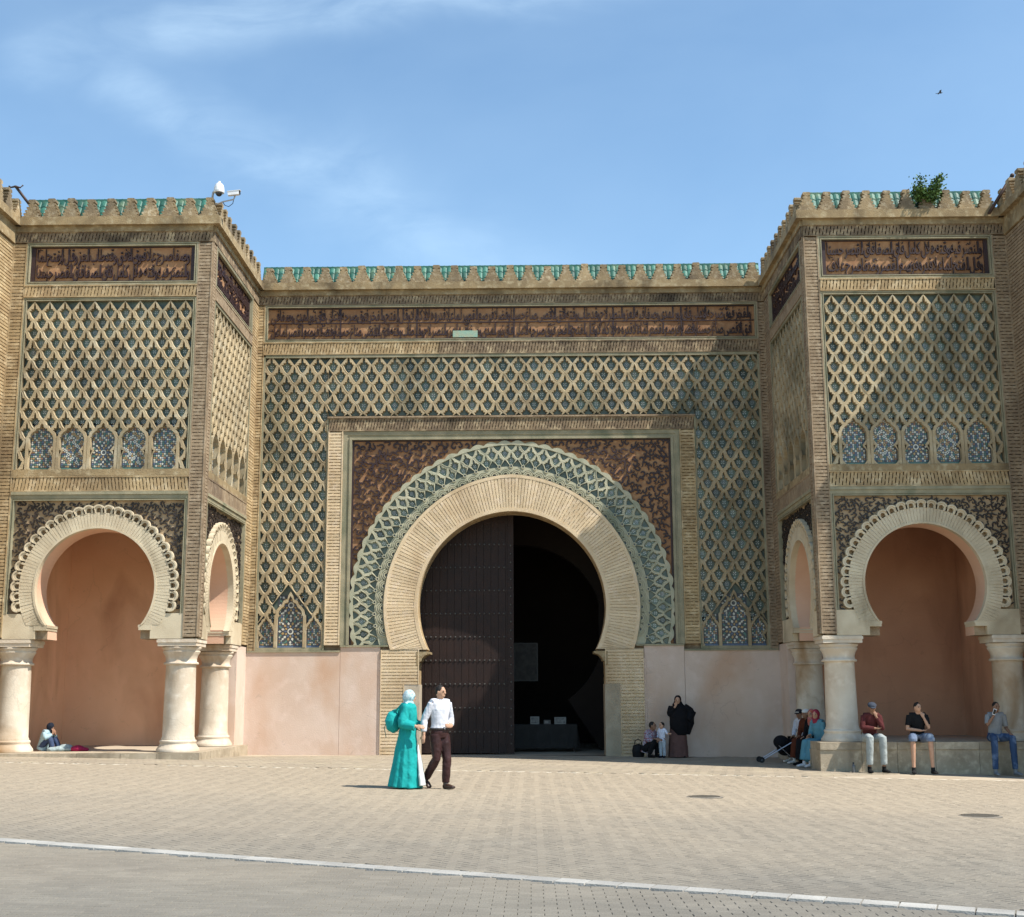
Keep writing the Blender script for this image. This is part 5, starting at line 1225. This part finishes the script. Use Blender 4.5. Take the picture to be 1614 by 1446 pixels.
def seated_men():
    seat = .54
    # three on the bench under the right tower
    def place(x): y = -5.66; return (x, y, gz(x, -6.0)+.016)
    z0 = gz(9, -6)
    def P0(x, **k): return sit_pose(seat-place(x)[2], **k)
    x = 8.18; J = P0(x, lean=.20, spread=.15, foot=.34); p = J['hipL'].z
    J.update(elL=V3(-.25, -.24, p+.24), wrL=V3(.04, -.30, p+.22), handL=V3(1, -.1, 0), elR=V3(.20, -.30, p+.22), wrR=V3(.06, -.31, p+.48), handR=V3(-.3, .25, 1), look=V3(-.15, -1, -.35)); 
    P = Person('seated man in flat cap and maroon shirt with his hand to his face', place(x), 8, J, SKIN_D, 'men sitting on the stone bench', palms=((0, 0, 1), (0, 1, 0)))
    P.shirt(cloth('maroon', (.085, .022, .022)), .88); P.trousers(cloth('grey_green', (.34, .37, .36)), .86, r=(.104, .082, .072)); P.shoes(cloth('black_shoe', (.01, .01, .01)))
    ax = J['_ax']; h = J['head']; mb = MB(); ball(mb, h+ax[2]*.055-ax[1]*.006, (.098, .112, .062), 16, ax); tube(mb, [h+ax[1]*.07+ax[2]*.045, h+ax[1]*.135+ax[2]*.028], [(.075, .014), (.05, .008)], 12, ax[0]); P.wear('cap', mb, cloth('slate_cap', (.05, .06, .08)), .009, 1)
    x = 9.27; J = P0(x, lean=.13, spread=.19, foot=.40); p = J['hipL'].z
    J.update(elL=V3(-.25, -.14, p+.20), wrL=V3(.03, -.28, p+.17), handL=V3(1, .05, 0), elR=V3(.22, -.20, p+.22), wrR=V3(.11, -.22, p+.46), handR=V3(-.5, .1, 1), look=V3(.45, -1, -.1))
    P = Person('seated young man in black t-shirt and denim shorts, hand at his chin', place(x), -4, J, SKIN_L, 'men sitting on the stone bench', palms=((0, 0, 1), (0, 1, 0)))
    P.shirt(cloth('black_tee', (.012, .012, .013)), -.25); P.trousers(mat('light_denim', (.15, .19, .27), (.46, .49, .53), 5, .9, .3, 20, contrast=(.5, .66)), .12, name='shorts', r=(.108, .092, .086)); P.shoes(cloth('black_trainer', (.02, .02, .02))); P.hair(up=.026, r=(.079, .088, .094))
    x = 11.02; J = P0(x, lean=.10, spread=.21, foot=.40); p = J['hipL'].z
    J.update(elL=V3(-.25, -.18, p+.28), wrL=V3(-.10, -.24, p+.50), handL=V3(.2, .05, 1), elR=V3(.25, -.04, p+.22), wrR=V3(.22, -.28, p+.10), handR=V3(-.1, -1, -.2), look=V3(.10, -1, -.05))
    P = Person('seated man in grey polo shirt and blue jeans holding a phone to his cheek', place(x), 6, J, SKIN_D, 'men sitting on the stone bench', palms=((1, 0, 0), (0, 0, -1)))
    P.shirt(cloth('grey_polo', (.24, .25, .26)), -.12, collar=cloth('grey_polo', (0, 0, 0))); P.trousers(mat('blue_denim', (.032, .062, .13), (.15, .21, .32), 5, .9, .3, 20, contrast=(.5, .68)), .93); P.shoes(cloth('grey_trainer', (.22, .22, .22))); P.hair(up=.026, r=(.079, .088, .094))
    q = Vector(place(x)); w = J['wrL']; mb = MB(); mb.box(-.034, .034, -.006, .006, -.068, .068); me = mb.mesh('phone'); me.transform(Matrix.Rotation(.35, 4, 'Y'))
    ph = link('phone', me, mat('phone_white', (.75, .75, .76), None, rough=.3), None, loc=q+Matrix.Rotation(radians(6), 3, 'Z') @ (w+V3(-.005, -.035, .075)), label='white phone held to the cheek of the man in grey polo', cat='phone')
    mb = MB(); mb.box(-.028, .028, -.0085, -.0065, -.055, .055); me = mb.mesh('screen'); me.transform(Matrix.Rotation(.35, 4, 'Y')); link('screen', me, M_EYE, ph, loc=ph.location.copy())
seated_men()

def side_group():
    """four people on the ledge at the inner side of the right tower, facing the gate"""
    X = 7.44
    def at(y, h=-80): return (X, y, gz(X-.4, y)+.016)
    st = .36
    # man in white shirt and cap
    y = -2.35; q = at(y); J = sit_pose(st-q[2], lean=.16, spread=.14, foot=.40); J['look'] = V3(.35, -1, -.2)
    G = 'people sitting on the ledge at the tower side'
    P = Person('man in white shirt and dark cap leaning forward beside the far column', q, -58, J, SKIN_D, G); P.shirt(cloth('offwhite', (.55, .56, .62)), .8); P.trousers(cloth('black_trousers', (.012, .012, .014))); P.shoes(cloth('white_slipper', (.62, .60, .56)))
    ax = J['_ax']; h = J['head']; mb = MB(); ball(mb, h+ax[2]*.045-ax[1]*.01, (.092, .102, .075), 16, ax); tube(mb, [h+ax[1]*.07+ax[2]*.04, h+ax[1]*.15+ax[2]*.025], [(.07, .013), (.05, .008)], 12, ax[0]); P.wear('cap', mb, cloth('dark_cap', (.03, .026, .03)), .009, 1)
    mb = MB(); tube(mb, [h+ax[2]*.055+ax[1]*.093-ax[0]*.05, h+ax[2]*.06+ax[1]*.098, h+ax[2]*.055+ax[1]*.093+ax[0]*.05], [.011]*3, 8); P.wear('cap_stripe', mb, cloth('stripe', (.6, .58, .5)), .007, 0)
    # man in white skullcap and rust djellaba
    y = -2.92; q = at(y); J = sit_pose(st-q[2], lean=.12, spread=.14, foot=.46); J['look'] = V3(-.2, -1, -.1)
    P = Person('man in white skullcap and rust brown djellaba on the ledge', q, -52, J, SKIN_D, G); RU = cloth('rust', (.10, .028, .014))
    P.shirt(RU, .85, .03); mb = MB()
    for k in 'LR': limb(mb, J['hip'+k], J['knee'+k], J['ank'+k], (.125, .11, .12), .86)
    ball(mb, (J['kneeL']+J['kneeR'])/2+V3(0, .05, -.06), (.16, .12, .13)); ball(mb, (J['hipL']+J['hipR'])/2, (.19, .15, .13)); P.wear('robe', mb, RU, .013, 3)
    ax = J['_ax']; h = J['head']; mb = MB(); ball(mb, h+ax[2]*.062-ax[1]*.012, (.086, .095, .062), 16, ax); P.wear('skullcap', mb, cloth('white_cap', (.72, .72, .70)), .009, 1); P.shoes(cloth('white_slipper', (.62, .60, .56)))
    # woman in black with orange scarf
    y = -3.48; q = at(y); J = sit_pose(st-q[2], lean=.08, spread=.12, foot=.42); J['look'] = V3(.2, -1, 0)
    P = Person('woman in black robe with orange and pink headscarf on the ledge', q, -55, J, SKIN_L, G); P.shirt(BKR := cloth('black_robe', (.010, .010, .012)), .9, .03); mb = MB()
    for k in 'LR': limb(mb, J['hip'+k], J['knee'+k], J['ank'+k], (.13, .115, .13), .9)
    ball(mb, (J['kneeL']+J['kneeR'])/2+V3(0, .05, -.06), (.17, .13, .15)); P.wear('robe', mb, BKR, .013, 3)
    ax = J['_ax']; h = J['head']; mb = MB(); ball(mb, h-ax[1]*.022+ax[2]*.012, (.098, .100, .120), 16, ax); tube(mb, [h-ax[2]*.07, h-ax[2]*.16, J['neck']-V3(0, 0, .09)], [(.085, .085), (.10, .10), (.14, .12)], 14); P.wear('headscarf', mb, mat('orange_scarf', (.42, .10, .05), (.38, .16, .18), 14, .9, .3, 20), .010, 2); P.shoes(cloth('black_shoe', (.01, .01, .01)))
    # girl in pale blue
    y = -4.08; q = at(y); J = sit_pose(st-q[2], lean=.10, spread=.09, foot=.46); J.update(look=V3(.5, -1, -.1), wrL=V3(-.1, -.25, J['hipL'].z+.2), wrR=V3(.22, -.1, J['hipL'].z+.06))
    P = Person('girl in long pale blue dress and red headscarf beside the near column', q, -60, J, SKIN_L, G); BL = cloth('pale_blue', (.10, .26, .33), .85); P.shirt(BL, .8, .024); mb = MB()
    for k in 'LR': limb(mb, J['hip'+k], J['knee'+k], J['ank'+k], (.12, .11, .125), .84)
    ball(mb, (J['kneeL']+J['kneeR'])/2+V3(0, .05, -.06), (.15, .13, .14)); ball(mb, (J['ankL']+J['ankR'])/2+V3(0, .06, .14), (.17, .15, .12)); P.wear('skirt', mb, BL, .013, 3)
    ax = J['_ax']; h = J['head']; mb = MB(); ball(mb, h-ax[1]*.022+ax[2]*.012, (.096, .099, .118), 16, ax); tube(mb, [h-ax[2]*.07, h-ax[2]*.17-ax[1]*.02, J['neck']-V3(0, -.06, .2)], [(.085, .085), (.10, .09), (.12, .06)], 14); P.wear('headscarf', mb, mat('red_scarf', (.30, .03, .06), (.22, .03, .05), 10, .9, .3, 20), .010, 2); P.shoes(cloth('white_shoe', (.68, .68, .70)))
    # folded pushchair leaning beside them
    T = thing('pushchair', 'black pushchair with silver frame beside the man in white shirt', 'pushchair', (6.66, -2.55, gz(6.66, -2.55)))
    o = V3(6.66, -2.55, gz(6.66, -2.55)+.016); SIL = mat('aluminium', (.62, .62, .63), None, rough=.3, metallic=.9, spec=.5)
    mb = MB(); ball(mb, o+V3(.12, .05, .50), (.20, .22, .17)); ball(mb, o+V3(.20, .05, .36), (.20, .20, .20)); me = fuse(mb, .014, 3); link('hood', me, cloth('pram_black', (.010, .010, .012)), T, smooth=True)
    mb = MB(); tube(mb, [o+V3(.05, -.1, .30), o+V3(.35, 0, .22), o+V3(.38, .1, .50)], [(.12, .05), (.13, .05), (.12, .05)], 12); link('seat', fuse(mb, .013, 2), MATS['cloth_pram_black'], T, smooth=True)
    for dy in (-.17, .17):
        mb = MB(); tube(mb, [o+V3(-.42, dy, .06), o+V3(.38, dy, .52)], [.013, .013], 8); link('frame_bar', mb.mesh('frame_bar'), SIL, T)
        mb = MB(); tube(mb, [o+V3(.40, dy, .06), o+V3(.02, dy, .42)], [.012, .012], 8); link('frame_bar', mb.mesh('frame_bar'), SIL, T)
        for dx in (-.42, .40):
            mb = MB(); K = 14
            for k in range(K):
                a, b = 2*pi*k/K, 2*pi*(k+1)/K; c = o+V3(dx, dy, .075); Q = lambda an, r, w: c+V3(r*cos(an), w, r*sin(an))
                mb.poly([Q(a, .075, -.018), Q(b, .075, -.018), Q(b, .075, .018), Q(a, .075, .018)])
                for w in (-.018, .018): mb.poly([Q(a, .075, w), Q(b, .075, w), Q(b, .01, w), Q(a, .01, w)])
            mb.build('wheel', mat('rubber', (.02, .02, .02), None, rough=.8), T)
side_group()

def beggar():
    x, y, z = -11.22, -4.15, .36
    J = sit_pose(.0, .20, .10, .30, .80); J.update(kneeL=V3(-.08, -.30, .36), kneeR=V3(.12, -.30, .34), ankL=V3(-.06, -.42, .07), ankR=V3(.14, -.46, .07), toeL=V3(-.06, -.58, .035), toeR=V3(.15, -.62, .035), elL=V3(-.20, -.26, .34), elR=V3(.20, -.26, .34), wrL=V3(-.03, -.36, .46), wrR=V3(.07, -.36, .44), handL=V3(.1, .1, 1), handR=V3(-.1, .1, 1), look=V3(.1, -1, -.35))
    P = Person('person in pale blue jacket and dark scarf hunched on the left recess floor', (x, y, z), 68, J, SKIN_D, scale=.86)
    P.shirt(cloth('pale_jacket', (.34, .46, .50)), .85, .04, name='jacket'); P.trousers(cloth('navy_jeans', (.05, .07, .13)), .95)
    ax = J['_ax']; h = J['head']; mb = MB(); ball(mb, h-ax[1]*.02+ax[2]*.012, (.10, .105, .122), 16, ax); tube(mb, [h-ax[2]*.06, h-ax[2]*.15, J['neck']-V3(0, 0, .08)], [(.085, .085), (.10, .10), (.13, .11)], 14); P.wear('headscarf', mb, cloth('navy_scarf', (.016, .02, .032)), .010, 2); P.shoes(cloth('brown_slipper', (.20, .13, .09)))
    def heap(name, lab, cx, cy, pts, col, cat):
        mb = MB()
        for (dx, dy, dz, rx, ry, rz) in pts: ball(mb, V3(dx, dy, dz), (rx, ry, rz))
        link(name, fuse(mb, .012, 3, 0, 1, .012), col, None, loc=(cx, cy, z-.01), smooth=True, label=lab, cat=cat)
    heap('blanket', 'pale grey blanket spread on the floor beside the hunched person', -10.72, -4.35, [(0, 0, .05, .22, .15, .07), (.12, .04, .10, .15, .12, .07), (-.15, -.05, .04, .16, .12, .06), (.2, .0, .05, .14, .12, .06)], cloth('grey_blanket', (.30, .36, .36), bs=18), 'blanket')
    heap('cloth_bundle', 'magenta cloth bundle lying beyond the grey blanket', -10.28, -4.38, [(0, 0, .06, .17, .12, .08), (.13, .02, .04, .13, .1, .055), (-.1, .03, .05, .1, .1, .07)], cloth('magenta', (.32, .02, .07), bs=18), 'cloth')
beggar()

# ------------------------------------------------------------------ small things
def cyl(mb, a, b, r, K=10, r2=None): tube(mb, [a, b], [r, r if r2 is None else r2], K)
def cameras():
    WH = mat('white_plastic', (.70, .71, .72), (.60, .61, .62), 6, .4, .1, spec=.4)
    x, y, z = -7.36, -5.30, Z_TOP
    T = thing('dome_camera', 'white dome security camera on a bent arm above the left tower corner', 'camera', (x, y, z))
    mb = MB(); tube(mb, [V3(x-.02, y+.1, z-.02), V3(x-.02, y+.08, z+.62), V3(x+.00, y+.05, z+.70), V3(x+.07, y, z+.75), V3(x+.15, y-.03, z+.78)], [.028]*5, 10); link('bracket', mb.mesh('bracket'), mat('grey_paint', (.36, .36, .37), None, rough=.4), T, smooth=True)
    c = V3(x+.17, y-.05, z+.74); mb = MB()
    prof = [(.0, .17), (.05, .165), (.10, .12), (.125, .04), (.135, -.05), (.128, -.09), (.09, -.095)]; K = 18
    for (r0, h0), (r1, h1) in zip(prof[:-1], prof[1:]):
        for k in range(K):
            a, b = 2*pi*k/K, 2*pi*(k+1)/K; mb.poly([c+V3(r0*cos(a), r0*sin(a), h0), c+V3(r0*cos(b), r0*sin(b), h0), c+V3(r1*cos(b), r1*sin(b), h1), c+V3(r1*cos(a), r1*sin(a), h1)])
    cyl(mb, c+V3(0, 0, .16), c+V3(0, 0, .21), .03); mb.build('housing', WH, T, smooth=True)
    mb = MB(); ball(mb, c+V3(0, 0, -.10), (.085, .085, .085)); mb.build('lens_dome', mat('smoked_glass', (.015, .015, .018), None, rough=.08, spec=.6), T, smooth=True)
    x, y, z = -7.20, -5.38, Z_TOP+.42
    T = thing('bullet_camera', 'white box security camera on a side arm at the left tower corner', 'camera', (x, y, z))
    mb = MB(); tube(mb, [V3(x-.10, y+.12, z-.05), V3(x+.12, y, z-.02), V3(x+.40, y-.05, z+.02), V3(x+.44, y-.05, z+.12)], [.02]*4, 8); link('arm', mb.mesh('arm'), MATS['grey_paint'], T)
    R = Matrix.Rotation(radians(-6), 4, 'Y'); me = MB(); me.box(-.14, .14, -.05, .05, -.045, .05); me.box(-.15, .18, -.06, .06, .05, .062); q = me.mesh('housing'); q.transform(R); link('housing', q, WH, T, loc=(x+.40, y-.06, z+.17))
    me = MB(); tube(me, [V3(.13, 0, 0), V3(.165, 0, 0)], [.04, .045], 14); q = me.mesh('lens'); q.transform(R); link('lens', q, M_EYE, T, loc=(x+.40, y-.06, z+.17))
    mb = MB(); tube(mb, [V3(x+.12, y, z-.02), V3(x+.18, y-.02, z-.12), V3(x+.28, y-.03, z-.16), V3(x+.38, y-.03, z-.08), V3(x+.42, y-.05, z+.12)], [.009]*5, 6); link('cable', mb.mesh('cable'), mat('black_cable', (.02, .02, .02), None, rough=.6), T)
cameras()
def rods():
    M = mat('rusty_steel', (.05, .04, .04), (.09, .055, .04), 8, .6, .2, metallic=.4)
    T = thing('floodlight_arm', 'dark steel arm with hooked end leaning out at the far left corner', 'arm', (-11.85, -5.4, 13.5))
    mb = MB(); cyl(mb, V3(-11.80, -5.30, 13.55), V3(-12.20, -5.62, 14.10), .035); mb.build('tube', M, T, smooth=True)
    mb = MB(); tube(mb, [V3(-12.36, -5.62, 14.10), V3(-12.30, -5.64, 14.06), V3(-12.20, -5.63, 14.09), V3(-12.08, -5.62, 14.06), V3(-12.02, -5.60, 14.13)], [.022, .02, .03, .02, .022], 8); mb.build('hook', M, T, smooth=True)
    T = thing('floodlight_arm', 'dark steel pole leaning out over the right tower cornice', 'arm', (11.78, -5.5, 13.2))
    mb = MB(); cyl(mb, V3(11.80, -5.58, 13.16), V3(12.36, -5.75, 14.06), .042); mb.build('tube', M, T, smooth=True)
    mb = MB(); ball(mb, V3(12.37, -5.755, 14.07), .055); mb.build('end_cap', M, T, smooth=True)
rods()
def rooftop_plant():
    rnd = random.Random(4); x, y, z = 10.36, -5.30, Z_TOP+.1
    T = thing('wild_shrub', 'leafy green shrub growing out of the right tower battlement', 'plant', (x, y, z))
    st = MB(); tips = []
    for k in range(22):
        a = rnd.uniform(0, 6.28); l = rnd.uniform(.35, .80); e = V3(x+cos(a)*l*.45+.02, y-.10+sin(a)*l*.38, z+l*(.5+.5*rnd.random())); m = V3(x, y, z).lerp(e, .5)+V3(0, 0, .06)
        tube(st, [V3(x, y, z-.1), m, e], [.012, .008, .003], 5); tips += [V3(x, y, z).lerp(m, .8), m, m.lerp(e, .5), e, e]
    st.build('stem', mat('stem', (.10, .075, .04), None), T)
    mb = MB()
    for t in tips:
        for k in range(20):
            c = t+V3(rnd.gauss(0, .075), rnd.gauss(0, .065), rnd.gauss(0, .065)); d = V3(rnd.uniform(-1, 1), rnd.uniform(-1, .6), rnd.uniform(-.4, .8)).normalized(); s = d.cross(V3(rnd.uniform(-1, 1), rnd.uniform(-1, 1), rnd.uniform(-1, 1))).normalized(); l, w = rnd.uniform(.05, .095), rnd.uniform(.02, .036)
            n = d.cross(s); tt = rnd.uniform(-1, 1)
            mb.poly([c, c+d*l*.5+s*w-n*.006, c+d*l, c+d*l*.5-s*w-n*.006], 0, tt)
    mb.build('foliage', mat('leaf_green', (.085, .15, .035), (.05, .10, .025), 7, .55, 0, spec=.3, tint=.4), T, kind='stuff')
rooftop_plant()
def bird():
    c = V3(19.6, 20, 28.9); S = lambda *a: V3(*a)*.6; T = thing('bird', 'small dark bird gliding in the blue sky at upper right', 'bird', c)
    mb = MB(); tube(mb, [c+S(-.20, 0, -.03), c+S(-.08, 0, 0), c+S(.08, 0, .01), c+S(.20, 0, .03)], [.009, .027, .03, .008], 10); link('body', mb.mesh('body'), mat('bird_dark', (.03, .03, .035), None, rough=.8), T, smooth=True)
    for s in (-1, 1):
        mb = MB(); a = [c+S(.08, 0, .02), c+S(.06, -s*.20, .12), c+S(-.02, -s*.45, .06), c+S(-.10, -s*.20, .08), c+S(-.06, 0, .01)]
        mb.hexa(a, [p+S(0, 0, .012) for p in a]); mb.build('wing', MATS['bird_dark'], T)
    mb = MB(); a = [c+S(-.18, .02, -.03), c+S(-.18, -.02, -.03), c+S(-.34, -.06, -.05), c+S(-.30, 0, -.045), c+S(-.34, .06, -.05)]; mb.hexa(a, [p+S(0, 0, .01) for p in a]); mb.build('tail', MATS['bird_dark'], T)
bird()
def bottle():
    x, y = 7.72, -5.95; z = gz(x, y)+.016
    T = thing('bottle', 'dark plastic bottle standing on the ground before the bench', 'bottle', (x, y, z))
    def lathe(prof, m, name):
        mb = MB(); K = 12
        for (r0, h0), (r1, h1) in zip(prof[:-1], prof[1:]):
            for k in range(K):
                a, b = 2*pi*k/K, 2*pi*(k+1)/K; mb.poly([(x+r0*cos(a), y+r0*sin(a), z+h0), (x+r0*cos(b), y+r0*sin(b), z+h0), (x+r1*cos(b), y+r1*sin(b), z+h1), (x+r1*cos(a), y+r1*sin(a), z+h1)])
        mb.build(name, m, T, smooth=True)
    lathe([(0, 0), (.04, 0), (.043, .02), (.043, .12), (.038, .15), (.018, .185), (.015, .195)], mat('bottle_plastic', (.07, .075, .08), (.12, .12, .12), 20, .3, 0, spec=.5), 'body'); lathe([(.018, .19), (.018, .225), (0, .226)], mat('bottle_cap', (.03, .03, .035), None, rough=.5), 'cap')
bottle()
def stall():
    T = thing('souvenir_table', 'cloth covered table standing in the dark gateway', 'table', (1.0, 3.0, 0))
    mb = MB(); K = 40; top, bot = [], []
    for k in range(K):
        t = k/K*4; i = int(t); f = t-i; c = [(-.1, 2.5), (1.85, 2.5), (1.85, 3.3), (-.1, 3.3)]; a, b = c[i], c[(i+1) % 4]; X, Y = a[0]+(b[0]-a[0])*f, a[1]+(b[1]-a[1])*f
        top.append((X, Y, .78)); w = .03+.03*sin(k*1.7); bot.append((X+(X-.87)*w*1.6, Y+(Y-2.9)*w*2.5, .12))
    mb.hexa(bot, top, 0, (0, 1)); mb.build('tablecloth', mat('table_cloth', (.03, .028, .026), (.025, .023, .021), 5, .9, .3), T)
    for X in (0, 1.75):
        for Y in (2.56, 3.24): mb = MB(); mb.box(X-.025, X+.025, Y-.025, Y+.025, 0, .77); mb.build('leg', M_WOOD, T)
    for i, (X, w, h, lab) in enumerate(((.62, .26, .22, 'small pale framed picture at the left of the gateway table'), (1.36, .34, .20, 'wider pale framed picture at the right of the gateway table'), (.98, .2, .12, 'low dark framed picture between the two pale ones'))):
        P = thing('picture_frame', lab, 'picture', (X, 2.62, .785), 'framed pictures on the gateway table'); Y = 2.62
        fm = mat('pale_frame', (.22, .215, .2), None, rough=.6) if i < 2 else mat('dark_frame', (.12, .11, .1), None, rough=.6)
        for (a, b, c, d) in ((-w/2, w/2, 0, .03), (-w/2, w/2, h-.03, h), (-w/2, -w/2+.03, .03, h-.03), (w/2-.03, w/2, .03, h-.03)): mb = MB(); mb.box(X+a, X+b, Y, Y+.02, .785+c, .785+d); mb.build('frame', fm, P)
        mb = MB(); mb.box(X-w/2+.03, X+w/2-.03, Y+.008, Y+.016, .815, .785+h-.03); mb.build('print', mat('print', (.25, .24, .22), (.08, .08, .08), 12, .6), P)
    P = thing('hanging_picture', 'tall picture hanging in the dark passage right of the door leaf', 'picture', (.40, 3.5, 2.2))
    mb = MB(); mb.box(.02, .70, 3.50, 3.53, 2.05, 3.15); mb.build('print', mat('dark_print', (.02, .018, .016), (.04, .036, .03), 7, .6), P)
    for (a, b, c, d) in ((.0, .03, 2.03, 3.17), (.69, .73, 2.03, 3.17), (.03, .69, 3.14, 3.17), (.03, .69, 2.03, 2.06)): mb = MB(); mb.box(a, b, 3.48, 3.54, c, d); mb.build('frame', mat('grey_frame', (.035, .035, .032), None, rough=.5), P)
stall()
